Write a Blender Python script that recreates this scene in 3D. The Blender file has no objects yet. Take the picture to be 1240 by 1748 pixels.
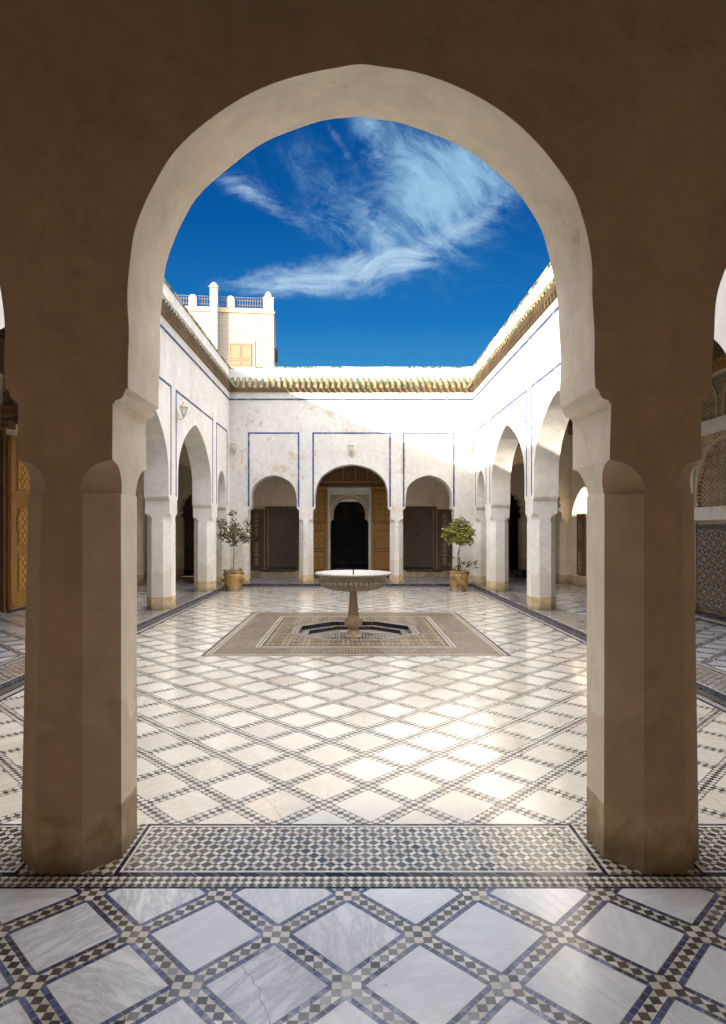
import bpy, bmesh, math, random
from mathutils import Vector, Matrix
R = math.radians
PI = math.pi
random.seed(7)
S = bpy.context.scene
COL = S.collection

# ------------------------------------------------------------------ camera
cd = bpy.data.cameras.new('camera'); cam = bpy.data.objects.new('camera', cd); COL.objects.link(cam)
cam.location = (0, 0, 1.6); cam.rotation_euler = (R(90), 0, 0)
cd.sensor_fit = 'VERTICAL'; cd.sensor_height = 36; cd.sensor_width = 36
cd.lens = 1075/1748*36
cd.shift_x = 20/1748; cd.shift_y = 31/1748
cd.clip_start = 0.05; cd.clip_end = 3000
S.camera = cam

# ------------------------------------------------------------------ node helpers
class E:
    nt = None
    def __init__(s, sock): s.s = sock
    @staticmethod
    def m(op, *a, clamp=False):
        n = E.nt.nodes.new('ShaderNodeMath'); n.operation = op; n.use_clamp = clamp
        for i, v in enumerate(a):
            if isinstance(v, E): E.nt.links.new(v.s, n.inputs[i])
            else: n.inputs[i].default_value = float(v)
        return E(n.outputs[0])
    def __add__(s, o): return E.m('ADD', s, o)
    __radd__ = __add__
    def __sub__(s, o): return E.m('SUBTRACT', s, o)
    def __rsub__(s, o): return E.m('SUBTRACT', o, s)
    def __mul__(s, o): return E.m('MULTIPLY', s, o)
    __rmul__ = __mul__
    def __truediv__(s, o): return E.m('DIVIDE', s, o)
    def __neg__(s): return E.m('MULTIPLY', s, -1)
def lt(a, b): return E.m('LESS_THAN', a, b)
def gt(a, b): return E.m('GREATER_THAN', a, b)
def mn(a, b): return E.m('MINIMUM', a, b)
def mx(a, b): return E.m('MAXIMUM', a, b)
def ab(a): return E.m('ABSOLUTE', a)
def fl(a): return E.m('FLOOR', a)
def md(a, b): return E.m('FLOORED_MODULO', a, b)
def sn(a): return E.m('SINE', a)
def cs(a): return E.m('COSINE', a)
def sq(a): return E.m('SQRT', a)
def pw(a, b): return E.m('POWER', a, b)
def at2(a, b): return E.m('ARCTAN2', a, b)
def NOT(a): return E.m('SUBTRACT', 1, a)
def ss(a, lo, hi):                       # smoothstep of a between lo and hi
    n = E.nt.nodes.new('ShaderNodeMapRange'); n.interpolation_type = 'SMOOTHSTEP'
    L(a, n.inputs['Value'])
    n.inputs['From Min'].default_value = lo; n.inputs['From Max'].default_value = hi
    return E(n.outputs['Result'])
def lin(a, lo, hi, o0=0, o1=1):
    n = E.nt.nodes.new('ShaderNodeMapRange'); L(a, n.inputs['Value'])
    n.inputs['From Min'].default_value = lo; n.inputs['From Max'].default_value = hi
    n.inputs['To Min'].default_value = o0; n.inputs['To Max'].default_value = o1
    return E(n.outputs['Result'])
def L(v, sock):
    if isinstance(v, E): E.nt.links.new(v.s, sock)
    elif isinstance(v, (tuple, list)):
        sock.default_value = tuple(v) + ((1,) if len(v) == 3 and len(sock.default_value) == 4 else ())
    else: sock.default_value = v
def comb(x, y, z=0):
    n = E.nt.nodes.new('ShaderNodeCombineXYZ')
    for i, v in enumerate((x, y, z)): L(v, n.inputs[i])
    return E(n.outputs[0])
def sep(v):
    n = E.nt.nodes.new('ShaderNodeSeparateXYZ'); L(v, n.inputs[0])
    return E(n.outputs[0]), E(n.outputs[1]), E(n.outputs[2])
def noise(vec, scale=5, detail=4, rough=.55, dist=0):
    n = E.nt.nodes.new('ShaderNodeTexNoise'); L(vec, n.inputs['Vector'])
    n.inputs['Scale'].default_value = scale; n.inputs['Detail'].default_value = detail
    n.inputs['Roughness'].default_value = rough; n.inputs['Distortion'].default_value = dist
    return E(n.outputs[0])
def wn(vec):
    n = E.nt.nodes.new('ShaderNodeTexWhiteNoise'); n.noise_dimensions = '3D'; L(vec, n.inputs['Vector'])
    return E(n.outputs['Value'])
def vor(vec, scale, feature='F1', out='Distance', rnd=1):
    n = E.nt.nodes.new('ShaderNodeTexVoronoi'); n.feature = feature; L(vec, n.inputs['Vector'])
    n.inputs['Scale'].default_value = scale
    if 'Randomness' in n.inputs: n.inputs['Randomness'].default_value = rnd
    return E(n.outputs[out])
def mix(f, a, b):
    n = E.nt.nodes.new('ShaderNodeMix'); n.data_type = 'RGBA'
    L(f, n.inputs['Factor']); L(a, n.inputs[6]); L(b, n.inputs[7])
    return E(n.outputs[2])
def mulc(a, b):
    n = E.nt.nodes.new('ShaderNodeMix'); n.data_type = 'RGBA'; n.blend_type = 'MULTIPLY'
    n.inputs['Factor'].default_value = 1; L(a, n.inputs[6]); L(b, n.inputs[7])
    return E(n.outputs[2])
def grey(v): return comb(v, v, v)
def ramp(f, stops, interp='LINEAR'):
    n = E.nt.nodes.new('ShaderNodeValToRGB'); L(f, n.inputs[0]); cr = n.color_ramp; cr.interpolation = interp
    while len(cr.elements) < len(stops): cr.elements.new(.5)
    for e, (p, c) in zip(cr.elements, stops): e.position = p; e.color = (*c, 1)
    return E(n.outputs[0])
def wpos():
    n = E.nt.nodes.new('ShaderNodeNewGeometry'); return E(n.outputs['Position'])
def opos():
    n = E.nt.nodes.new('ShaderNodeTexCoord'); return E(n.outputs['Object'])
def wnorm():
    n = E.nt.nodes.new('ShaderNodeNewGeometry'); return E(n.outputs['Normal'])
def bump(h, strength=.3, dist=.01):
    n = E.nt.nodes.new('ShaderNodeBump'); L(h, n.inputs['Height'])
    n.inputs['Strength'].default_value = strength; n.inputs['Distance'].default_value = dist
    return E(n.outputs[0])
def srgb(r, g, b):
    f = lambda c: ((c/255+.055)/1.055)**2.4 if c > 10 else c/255/12.92
    return (f(r), f(g), f(b))
MATS = {}
def material(name, fn):
    m = bpy.data.materials.new(name); m.use_nodes = True
    nt = m.node_tree; E.nt = nt
    p = next(n for n in nt.nodes if n.type == 'BSDF_PRINCIPLED')
    out = fn()
    for k, v in out.items():
        if k == 'extra':
            continue
        L(v, p.inputs[k])
    MATS[name] = m
    return m

# ------------------------------------------------------------------ world and sun
SUN = Vector((-1, -1.0, .435)).normalized()          # towards the sun
el = math.asin(SUN.z); az = math.atan2(SUN.x, SUN.y)
EXPO = 1.8
W = bpy.data.worlds.new('World'); S.world = W; W.use_nodes = True
E.nt = W.node_tree
bg = next(n for n in W.node_tree.nodes if n.type == 'BACKGROUND')
sk = W.node_tree.nodes.new('ShaderNodeTexSky'); sk.sky_type = 'NISHITA'; sk.sun_disc = False
sk.sun_elevation = el; sk.sun_rotation = az; sk.air_density = 1.0; sk.dust_density = 1.4; sk.ozone_density = 1.2
nish = E(sk.outputs[0])
tc = W.node_tree.nodes.new('ShaderNodeTexCoord')
dx, dy, dz = sep(E(tc.outputs['Generated']))
SKYK = 1.0
dyc = mx(dy, .05)
az_ = dx/dyc; ez_ = dz/dyc                           # tangent-plane coordinates of the northern sky
deep = ramp(ez_, [(0, srgb(120, 190, 232)), (.20, srgb(72, 160, 215)), (.33, srgb(28, 118, 190)), (.50, srgb(6, 88, 162)), (.75, srgb(2, 70, 140)), (1, srgb(1, 66, 132))])
# cirrus: a comma-shaped veil and a lower streak, broken up by stretched noise
def blob(cx, cz, ang, lx, lz):
    c, s_ = math.cos(ang), math.sin(ang)
    u = ((az_-cx)*c + (ez_-cz)*s_)/lx; v = ((ez_-cz)*c - (az_-cx)*s_)/lz
    return E.m('EXPONENT', -(u*u + v*v))
def px(x, y): return (x-600)/1075, (905-y)/1075
wv = noise(comb(az_, ez_, 0), 3.5, 2, .5)
wv2 = noise(comb(az_+5, ez_, 3), 3.5, 2, .5)
ax, ay = az_ + (wv-.5)*.22, ez_ + (wv2-.5)*.22
fib = noise(comb(ax*5 + ay*2, ay*16 - ax*5.0, 0), 2.0, 12, .66, .5)
fib2 = noise(comb(ax*9 + ay*10, ay*7 - ax*8, 4), 2.2, 12, .68, .8)
def dens(blobs):
    t = None
    for (x_, y_, ang, lx, lz, k) in blobs:
        b_ = blob(*px(x_, y_), R(ang), lx, lz)*k; t = b_ if t is None else t + b_
    return t
def fibre(ang, sx, sz, sc, seed, dist=.15):
    c, s_ = math.cos(R(ang)), math.sin(R(ang))
    return noise(comb((ax*c + ay*s_)*sx, (ay*c - ax*s_)*sz, seed), sc, 12, .70, dist)
veil = dens([(800, 335, 52, .115, .068, .92), (735, 300, -50, .10, .05, .32), (730, 345, 8, .10, .045, .6), (690, 270, -64, .10, .040, .62), (790, 262, 25, .10, .05, .7), (630, 215, -70, .06, .03, .5), (590, 345, -44, .17, .05, .42), (600, 400, -20, .10, .04, .3)])
strk = dens([(480, 478, 8, .105, .022, .95), (600, 462, 8, .11, .022, 1.2), (665, 452, 18, .075, .030, 1.0), (560, 495, -4, .12, .012, .6), (735, 412, 30, .08, .014, .6), (470, 355, -30, .10, .013, .65), (420, 318, -22, .05, .026, .55), (575, 235, -58, .10, .008, .45), (645, 395, -58, .08, .010, .8), (710, 300, -68, .06, .011, .5), (795, 392, 28, .05, .012, .7), (840, 352, 48, .05, .012, .5), (700, 345, -8, .06, .008, .5), (640, 240, -75, .05, .010, .5)])
fv = fibre(-38, 4, 13, 2.0, 1) - .5; fs = fibre(10, 5, 22, 2.2, 3) - .5; fx = noise(comb(ax*16, ay*16, 5), 2.0, 10, .72, .15) - .5
vc = ss(veil*.75 + fv*2.3*mn(veil*2, 1) + fx*1.2*mn(veil*2, 1), .03, 1.5)
sc = ss(strk*.85 + fs*2.1*mn(strk*2, 1) + fx*1.2*mn(strk*2, 1), .10, 1.55)
thin = ss(fibre(-30, 3, 12, 1.3, 9), .52, .85)*.12*ss(ez_, .25, .5)
skyf = mix(mn(vc*.88 + thin, 1), deep, srgb(160, 206, 234))
skyf = mix(sc*lin(fibre(14, 6, 30, 2.6, 12), .34, .62, .40, .95), skyf, srgb(186, 216, 240))
front = ss(dy, -.05, .35)*NOT(ss(dz, .56, .74))
hz = W.node_tree.nodes.new('ShaderNodeMix'); hz.data_type = 'RGBA'; hz.blend_type = 'ADD'; hz.inputs['Factor'].default_value = 1
L(mulc(nish, (.6, .58, .55)), hz.inputs[6]); L(mulc(grey(ss(dz, .15, .8)), (8.2, 8.1, 8.2)), hz.inputs[7])
hold = E(hz.outputs[2])                   # the sky behind and overhead: paler, towards the sun
NSTR = .15
fr = W.node_tree.nodes.new('ShaderNodeMix'); fr.data_type = 'RGBA'
L(front, fr.inputs['Factor']); L(hold, fr.inputs[6])
L(mulc(skyf, (1/NSTR*2**-EXPO,)*3), fr.inputs[7])
L(E(fr.outputs[2]), bg.inputs['Color']); bg.inputs['Strength'].default_value = NSTR

sd = bpy.data.lights.new('sun', 'SUN'); so = bpy.data.objects.new('sun', sd); COL.objects.link(so)
sd.energy = 4.2; sd.angle = R(.5); sd.color = (1, .9, .76)
so.rotation_euler = SUN.to_track_quat('Z', 'Y').to_euler(); so.location = SUN*40
S.view_settings.view_transform = 'Standard'; S.view_settings.look = 'None'
S.view_settings.exposure = EXPO; S.view_settings.gamma = 1
S.render.resolution_x = 726; S.render.resolution_y = 1024
S.render.engine = 'CYCLES'
S.cycles.max_bounces = 10; S.cycles.diffuse_bounces = 7; S.cycles.glossy_bounces = 4

# ------------------------------------------------------------------ materials
def plaster(name, base, stain=(.55, .42, .27), stain_lo=.60, stain_amt=.7, foot=True, rough=.75, damp=0.0, bumpk=.35, crack=0):
    def f():
        P = wpos(); x, y, z = sep(P)
        n1 = noise(P, .9, 5, .6); n2 = noise(P, 7, 6, .65); n3 = noise(P, 45, 3, .6)
        c = mix(ss(n1, .3, .7), tuple(v*.93 for v in base), tuple(min(1, v*1.05) for v in base))
        c = mulc(c, grey(lin(n2, .3, .7, .90, 1.08)))
        c = mulc(c, grey(lin(noise(comb(x, y, z*.35), 2.2, 5, .6), .3, .7, .93, 1.06)))
        # flaked patches of undercoat
        pm = noise(comb(x*1.0, y*1.0, z*.75), 4.2, 9, .74, .4)
        zone = noise(P, .8, 2, .5)
        patch = ss(pm + (zone-.5)*.55, stain_lo, stain_lo+.035)
        c = mix(patch*stain_amt*.5, c, stain)
        # long faint run-offs
        run = ss(noise(comb(x*9, y*9, z*.5), 1, 4, .6), .56, .8)
        c = mix(run*.18, c, stain)
        crk = lt(vor(comb(x + n2*.25, y + n2*.25, z*.8 + n1*.3), 1.1, 'DISTANCE_TO_EDGE'), .0013)*gt(noise(P, 1.4, 2, .5), .56)
        c = mix(crk*.3, c, (.16, .12, .08))
        if damp:
            e = noise(P, 3.5, 6, .7)
            dm = NOT(ss(z + (e-.5)*.9, .72, .76))
            c = mix(dm*damp, c, tuple(a*b for a, b in zip(base, (.78, .72, .62))))
            hi = NOT(ss(z + (e-.5)*.6, 1.0, 1.6))
            c = mix(hi*damp*.4, c, tuple(a*b for a, b in zip(base, (.8, .74, .62))))
        if foot:
            e = noise(P, 9, 5, .7)
            ft = NOT(ss(z + (e-.5)*.03, .258, .27))
            c = mix(ft, c, mix(ss(n2, .35, .65), (.36, .25, .13), (.52, .40, .25)))
            gr = NOT(ss(z + (e-.5)*.3, 0, .16))
            c = mix(gr*.55, c, (.13, .10, .07))
        h = n2*.6 + n3*.35 + noise(P, 130, 2, .6)*.12 + patch*(-.35) + n1*1.5 - crk*.6 + noise(comb(x*1.2 + z*2, y*1.2 - z*1.2, z*5 + x*3), 1.6, 3, .5)*1.3
        return {'Base Color': c, 'Roughness': rough, 'Normal': bump(h, bumpk, .012), 'Specular IOR Level': .3}
    return material(name, f)

WHITE = plaster('white_plaster', (.645, .615, .57), damp=.55, stain=(.50, .35, .19), stain_lo=.62)
FARW = plaster('flaking_plaster', (.555, .53, .495), stain=(.44, .29, .15), stain_lo=.60, stain_amt=1.1, damp=.6)
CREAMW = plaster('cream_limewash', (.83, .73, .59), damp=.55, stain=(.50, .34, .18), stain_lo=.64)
SHADETAN = plaster('shade_tan_limewash', (.52, .375, .245), stain=(.30, .22, .15), stain_lo=.62, stain_amt=.25, damp=.35, bumpk=.5)  # shade on the near arcade's gallery side, painted as a darker tone
INNER = plaster('gallery_plaster', (.78, .67, .52), stain=(.50, .38, .24), stain_lo=.6, damp=.5)
VOIDW = plaster('unlit_room_plaster', (.12, .11, .10), foot=False)  # darkness of the unlit rooms put into the plaster colour
DIM = plaster('room_plaster', (.60, .49, .41), stain=(.16, .13, .10), stain_lo=.58, damp=.5, foot=False)

def pal(r, stops): return ramp(r, stops, 'CONSTANT')
DARK = [(0, (.035, .038, .034)), (.35, (.055, .055, .048)), (.62, (.028, .032, .04)), (.78, (.10, .07, .04)), (.9, (.07, .065, .05))]
CREAM = [(0, (.60, .56, .50)), (.4, (.68, .65, .59)), (.7, (.52, .48, .42))]
BLUES = [(0, (.016, .038, .14)), (.3, (.028, .062, .20)), (.6, (.012, .020, .07)), (.8, (.05, .095, .25))]

def rot45(x, y): return (x+y)*.70710678, (x-y)*.70710678
def grout(d, w=.0012): return lt(d, w)

def marble_grid(name, x0, y0, p, bw, blue, ysc=1.0):
    def f():
        P = wpos(); x, y, z = sep(P); X = x - x0; Y = (y - y0)*ysc
        wob = (noise(P, 2.2, 3, .5)-.5)*.010
        u, v = rot45(X, Y); u = u + wob; v = v - wob
        iu = fl(u/p); iv = fl(v/p)
        du = ab(md(u+p/2, p)-p/2); dv = ab(md(v+p/2, p)-p/2)
        dm = mn(du, dv); band = lt(dm, bw/2)
        # marble tile
        tid = comb(iu, iv, 3); r1 = wn(tid); r2 = wn(comb(iu, iv, 9)); r3 = wn(comb(iu+7, iv, 1))
        off = comb(X + r1*37, Y + r2*23, r3*9)
        warp = noise(off, 4, 4, .6)
        ang = r3*3.1
        va = X*cs(ang) + Y*sn(ang); vb = Y*cs(ang) - X*sn(ang)
        vein = noise(comb(va*1.6 + r1*31, vb*7 + warp*.7, r2*7), 2.0, 10, .70, .1)
        vv = pw(NOT(mn(ab(vein-.5)*7, 1)), 2.2)
        vein2 = pw(NOT(mn(ab(noise(off, 3.2, 5, .6, 1.0)-.5)*16, 1)), 2)
        base = mix(r1, (.86, .875, .91), (.79, .80, .835))
        if not blue: base = mix(r2*.7, (.76, .715, .64), (.69, .615, .505))
        c = mix(vv*lin(r2, 0, 1, .16, .66) if blue else vv*lin(r2, 0, 1, .10, .5), base, (.33, .36, .43) if blue else (.48, .46, .44))
        c = mix(vein2*.25*r3, c, (.45, .35, .24) if not blue else (.42, .40, .36))
        c = mix(ss(noise(off, 1.6, 3, .5), .5, .75)*lin(r3, 0, 1, .05, .45), c, (.60, .47, .31) if not blue else (.58, .57, .58))
        c = mix(gt(r1*r3, .62)*.35, c, (.50, .45, .40))
        speck = lt(vor(P, 7.0), .028)
        c = mix(speck*.7, c, (.08, .06, .05))
        ck = lt(vor(comb(X + warp*.12, Y + warp*.12, r1), 1.7, 'DISTANCE_TO_EDGE'), .0028)*gt(r2, .72)
        c = mix(ck*.6, c, (.16, .12, .09))
        # mosaic band: squares set on the diagonal of the band
        a = p*1.41421356/16
        gx = X/a + .5; gy = Y/a + .5
        jx = fl(gx); jy = fl(gy)
        chk = lt(md(jx+jy, 2), .5)
        rr = wn(comb(jx, jy, 2))
        mc = mix(chk, pal(rr, CREAM), pal(rr, DARK))
        ex = ab(md(gx, 1)-.5); ey = ab(md(gy, 1)-.5)
        joint = gt(mx(ex, ey), .465)
        mc = mix(joint*.55, mc, (.30, .26, .20))
        if blue:
            inblue = gt(dm, bw/2-.021)
            along = lt(du, dv)      # band runs along v when du is the small one
            t = v*along + u*NOT(along)
            bj = fl(t/.044); bc = pal(wn(comb(bj, fl(dm*0+iu+iv), 5)), BLUES)
            bjt = lt(ab(md(t, .044)-.022), .0205)
            bc = mix(bjt, (.35, .32, .28), bc)
            cross = lt(mx(du, dv), bw/2-.0)   # node squares stay mosaic
            inblue = inblue*NOT(cross)
            mc = mix(inblue, mc, bc)
        chip = gt(noise(P, 26, 4, .7), .655)*gt(noise(P, 1.7, 2, .5), .50)
        mc = mix(chip*.8, mc, (.045, .035, .028))
        edge = lt(ab(dm-bw/2), .0022)
        c = mix(band, c, mc)
        c = mix(edge*.75, c, (.20, .15, .09))
        dirt = ss(noise(P, .8, 5, .6), .45, .8)
        c = mix(dirt*.22, c, (.42, .31, .18))
        # every slab leans a little its own way
        tilt = (u*(r1-.5) + v*(r2-.5))*.022
        tiltm = (gx*(wn(comb(jx, jy, 4))-.5) + gy*(wn(comb(jx, jy, 6))-.5))*a*.5*band
        h = tilt*NOT(band) + tiltm*.25 + band*(-.0006) + edge*(-.002) + noise(P, 6, 3, .5)*.0008
        ro = lin(noise(P, 2.4, 4, .6), .3, .7, .11, .24) + band*.10
        return {'Base Color': c, 'Roughness': ro, 'Normal': bump(h, 1.0, 1.0), 'Specular IOR Level': 1.0, 'Coat Weight': .5, 'Coat Roughness': .10}
    return material(name, f)
PP = .3965
GALFLOOR = marble_grid('gallery_marble', -.297, 2.493, PP, .090, True)
CRTFLOOR = marble_grid('court_marble', -.45, 4.19, PP, .087, False, .957)

def houndstooth(name, q, a, bump_k=1.0):
    def f():
        P = wpos(); x, y, z = sep(P); wob = (noise(P, 9, 2, .5)-.5)*.006
        u, v = rot45(x, y); u = u+wob; v = v-wob
        mu = md(u, q); mv = md(v, q); iu = fl(u/q); iv = fl(v/q)
        big = lt(mu, a)*lt(mv, a); sm = gt(mu, a)*gt(mv, a)
        au = lt(mu, a)
        r = wn(comb(iu, iv, au*3+lt(mv, a)))
        c = mix(mx(big, sm), pal(r, CREAM), pal(r, DARK))
        g = mx(mx(lt(ab(mu-a), .0012), lt(ab(mv-a), .0012)), mx(lt(mu, .0012), lt(mv, .0012)))
        c = mix(g*.6, c, (.30, .25, .18))
        c = mix(ss(noise(P, 2, 5, .6), .5, .85)*.4, c, (.36, .27, .16))
        t = (mu*(r-.5) + mv*(wn(comb(iu, iv, 8))-.5))*.10
        return {'Base Color': c, 'Roughness': lin(noise(P, 5, 3, .5), .3, .7, .16, .32), 'Normal': bump(t - g*.0008, bump_k, 1.0), 'Specular IOR Level': 1.0, 'Coat Weight': .6, 'Coat Roughness': .12}
    return material(name, f)
PANEL = houndstooth('lozenge_mosaic', .060, .040)
SIDEPANEL = houndstooth('small_lozenge_mosaic', .075, .052)

def checks(name, q, dark, cream=CREAM):
    def f():
        P = wpos(); x, y, z = sep(P); u, v = rot45(x, y+z)
        iu = fl(u/q); iv = fl(v/q); r = wn(comb(iu, iv, 1))
        c = mix(lt(md(iu+iv, 2), .5), pal(r, cream), pal(r, dark))
        g = gt(mx(ab(md(u/q, 1)-.5), ab(md(v/q, 1)-.5)), .46)
        c = mix(g*.6, c, (.32, .27, .2))
        t = (md(u, q)*(r-.5) + md(v, q)*(wn(comb(iu, iv, 8))-.5))*.10
        return {'Base Color': c, 'Roughness': .3, 'Normal': bump(t, 1.0, 1.0), 'Specular IOR Level': .55}
    return material(name, f)
CHECK = checks('border_mosaic', .0275, DARK)
BROWNCHECK = checks('brown_mosaic', .034, [(0, (.10, .055, .03)), (.5, (.16, .09, .045)), (.8, (.05, .035, .03))])
GOLDCHECK = checks('riser_mosaic', .022, [(0, (.015, .018, .04)), (.5, (.03, .025, .03))], [(0, (.32, .23, .11)), (.5, (.38, .33, .24))])

def bluetile():
    P = wpos(); x, y, z = sep(P)
    t = x + y*1.0
    i = fl(t/.10); r = wn(comb(i, fl(z/.2), 1))
    c = mulc(pal(r, BLUES), (.30, .28, .26))
    g = lt(ab(md(t, .10)-.05), .0478)
    c = mix(g, (.30, .27, .22), c)
    return {'Base Color': c, 'Roughness': lin(r, 0, 1, .12, .3), 'Specular IOR Level': .6, 'Normal': bump(noise(P, 12, 2, .5), .15, .01)}
BLUETILE = material('blue_glazed_tile', bluetile)
def creamline():
    P = wpos(); return {'Base Color': mix(noise(P, 30, 3, .6), (.5, .44, .36), (.66, .6, .52)), 'Roughness': .35}
CREAMTILE = material('cream_tile', creamline)
def bluepaint():
    P = wpos(); n = noise(P, 14, 5, .7)
    return {'Base Color': mix(ss(noise(P, 5, 6, .75), .50, .62)*.45, mix(n, (.012, .040, .12), (.025, .07, .20)), (.30, .30, .32)), 'Roughness': .6}
BLUEPAINT = material('blue_paint', bluepaint)

# the carpet mosaic round the fountain
CX, CY, CHX, CHY = .065, 10.78, 2.10, 2.28
POOLR = .93
def carpet():
    P = wpos(); x, y, z = sep(P); X = x-CX; Y = y-CY
    e = mn(CHX-ab(X), CHY-ab(Y))
    # outer field: small lozenges
    q = .062
    u, v = rot45(X, Y); mu = md(u, q); mv = md(v, q); iu = fl(u/q); iv = fl(v/q)
    r = wn(comb(iu, iv, 0))
    field = mix(mx(lt(mu, .045)*lt(mv, .045), gt(mu, .045)*gt(mv, .045)), pal(r, CREAM), pal(r, DARK))
    # inner field: interlaced eight-point stars in several colours
    s = .30
    a = md(X+s/2, s)-s/2; b = md(Y+s/2, s)-s/2
    rad = sq(a*a+b*b); th = at2(b, a)
    star = rad*(lin(cs(th*8), -1, 1, 1, 1.28))
    ring = md(star*22, 1)
    spoke = gt(sn(th*8 + star*40), 0)
    k = fl(star*22); pr = wn(comb(k, spoke, 3))
    inner = pal(pr, [(0, (.04, .04, .05)), (.22, (.58, .52, .42)), (.36, (.22, .12, .04)), (.55, (.03, .05, .10)), (.70, (.05, .07, .05)), (.88, (.50, .43, .33))])
    inner = mix(lt(ring, .18), inner, (.55, .49, .4))
    isin = gt(e, .72)
    c = mulc(mix(isin, field, inner), (.50, .42, .32))
    for lo, hi, colr in ((0, .035, (.02, .022, .035)), (.05, .075, (.42, .37, .29)), (.095, .12, (.42, .37, .29)), (.075, .095, (.03, .03, .03)),
                         (.64, .665, (.42, .37, .29)), (.665, .69, (.02, .024, .04)), (.69, .715, (.42, .37, .29)), (.715, .745, (.02, .02, .03))):
        c = mix(gt(e, lo)*lt(e, hi), c, colr)
    # octagonal rings round the pool
    o = mx(mx(ab(X), ab(Y)), (ab(X)+ab(Y))*.7071)
    c = mix(lt(o, POOLR+.16), c, mix(lt(md(at2(Y, X)*30, 2), 1), (.26, .215, .155), (.03, .03, .035)))
    for lo, hi, colr in ((.04, .055, (.34, .29, .22)), (.10, .115, (.34, .29, .22)), (.155, .175, (.02, .024, .045)), (0, .02, (.02, .024, .045))):
        c = mix(gt(o, POOLR+lo)*lt(o, POOLR+hi), c, colr)
    c = mix(ss(noise(P, 1.2, 5, .6), .4, .8)*.3, c, (.20, .13, .06))
    return {'Base Color': c, 'Roughness': lin(noise(P, 3, 3, .5), .3, .7, .3, .45), 'Specular IOR Level': .45,
            'Normal': bump((mu*(r-.5)+mv*(wn(comb(iu, iv, 5))-.5))*.08, 1, 1)}
CARPET = material('star_mosaic', carpet)

def wood(name, c0, c1, rough=.5, axis='z'):
    def f():
        P = opos(); x, y, z = sep(P)
        v = comb(x*14, y*14, z*1.3) if axis == 'z' else comb(x*1.3, y*14, z*14)
        n = noise(v, 2.5, 6, .65, .6)
        return {'Base Color': mix(ss(n, .3, .7), c0, c1), 'Roughness': lin(n, 0, 1, rough-.1, rough+.15), 'Normal': bump(n, .25, .004)}
    return material(name, f)
GOLDWOOD = wood('honey_cedar', (.28, .125, .024), (.46, .225, .048))
BROWNWOOD = wood('dark_cedar', (.075, .038, .016), (.17, .088, .038))
PALEWOOD = wood('weathered_shutter_wood', (.19, .135, .08), (.26, .19, .12), .7)

def rosette_h(a, b, s):
    """height field of carved eight-fold rosettes of cell size s"""
    p = md(a+s/2, s)-s/2; q = md(b+s/2, s)-s/2
    rad = sq(p*p+q*q)/s; th = at2(q, p)
    pet = ab(sn(th*6))*.10
    rr = rad + pet
    h1 = ab(sn(rr*20))
    d1 = ab(md(a+b, s/2.5)-s/5); d2 = ab(md(a-b, s/2.5)-s/5)
    lat = mn(d1, d2)*(7/s)
    m = ss(rad, .30, .36)
    return h1*NOT(m) + mn(lat, 1)*m, rad
def carved(name, s, hi, lo, planar='xz', rough=.5, extra=None, k=.012):
    def f():
        P = opos(); x, y, z = sep(P)
        a, b = (x, z) if planar == 'xz' else (y, z)
        h, rad = rosette_h(a, b, s)
        h = h + (noise(P, 60, 3, .6)-.5)*.35
        g = ss(h, .18, .55)
        c = mix(g, lo, hi)
        if extra: c = mix(lt(rad, .10), c, extra)
        return {'Base Color': mulc(c, grey(lin(noise(P, 5, 4, .6), .3, .7, .8, 1.15))), 'Roughness': rough, 'Normal': bump(g, .9, k)}
    return material(name, f)
GOLDCARVE = carved('carved_cedar', .44, (.66, .35, .075), (.24, .10, .02), extra=(.5, .27, .07))
GOLDCARVE_S = carved('carved_cedar_small', .20, (.54, .28, .06), (.10, .045, .012))
WOODCARVE = carved('carved_dark_cedar', .26, (.26, .15, .07), (.022, .012, .007))
STUCCO = carved('carved_stucco', .17, (.62, .50, .33), (.16, .10, .055), rough=.8)
STUCCO_D = carved('carved_stucco_dark', .22, (.42, .33, .22), (.08, .05, .03), rough=.8)

def paintpanel():
    P = opos(); x, y, z = sep(P)
    s = .15
    p = x; q = md(z+s/2, s)-s/2
    rad = sq(p*p+q*q); th = at2(q, ab(p))
    dot = lt(rad, .026)
    fl_ = lt(ab(rad-.055-.012*1), .007+0)*gt(sn(th*6), -.3)
    swirl = gt(noise(comb(ab(x)*26, y, z*26), 1, 2, .5, .8), .60)
    c = mix(swirl, (.07, .045, .03), (.60, .45, .27))
    c = mix(fl_, c, (.52, .40, .26)); c = mix(dot, c, (.60, .47, .32))
    c = mix(gt(ab(x), .118)*lt(ab(x), .128), c, (.5, .36, .18))
    return {'Base Color': c, 'Roughness': .45}
PAINTPANEL = material('painted_panel', paintpanel)

def zellige():
    P = wpos(); x, y, z = sep(P)
    s = .30
    a = md(y+.05+s/2, s)-s/2; b = md(z+s/2-.02, s)-s/2
    rad = sq(a*a+b*b)/s; th = at2(b, a)
    w = rad*(lin(cs(th*8), -1, 1, .86, 1.14))
    k = fl(w*15); alt = gt(sn(th*8 + md(k, 2)*PI), 0)
    r = wn(comb(k, alt, 1))
    c = pal(r, [(0, (.015, .016, .02)), (.34, (.02, .03, .05)), (.55, (.30, .25, .19)), (.66, (.20, .10, .04)), (.78, (.02, .025, .025)), (.93, (.40, .34, .27))])
    c = mix(lt(md(w*15, 1), .14), c, (.26, .22, .17))
    c = mix(lt(w, .07), c, (.012, .012, .015))
    return {'Base Color': c, 'Roughness': .2, 'Specular IOR Level': .55}
ZELLIGE = material('rosette_zellige', zellige)

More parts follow.
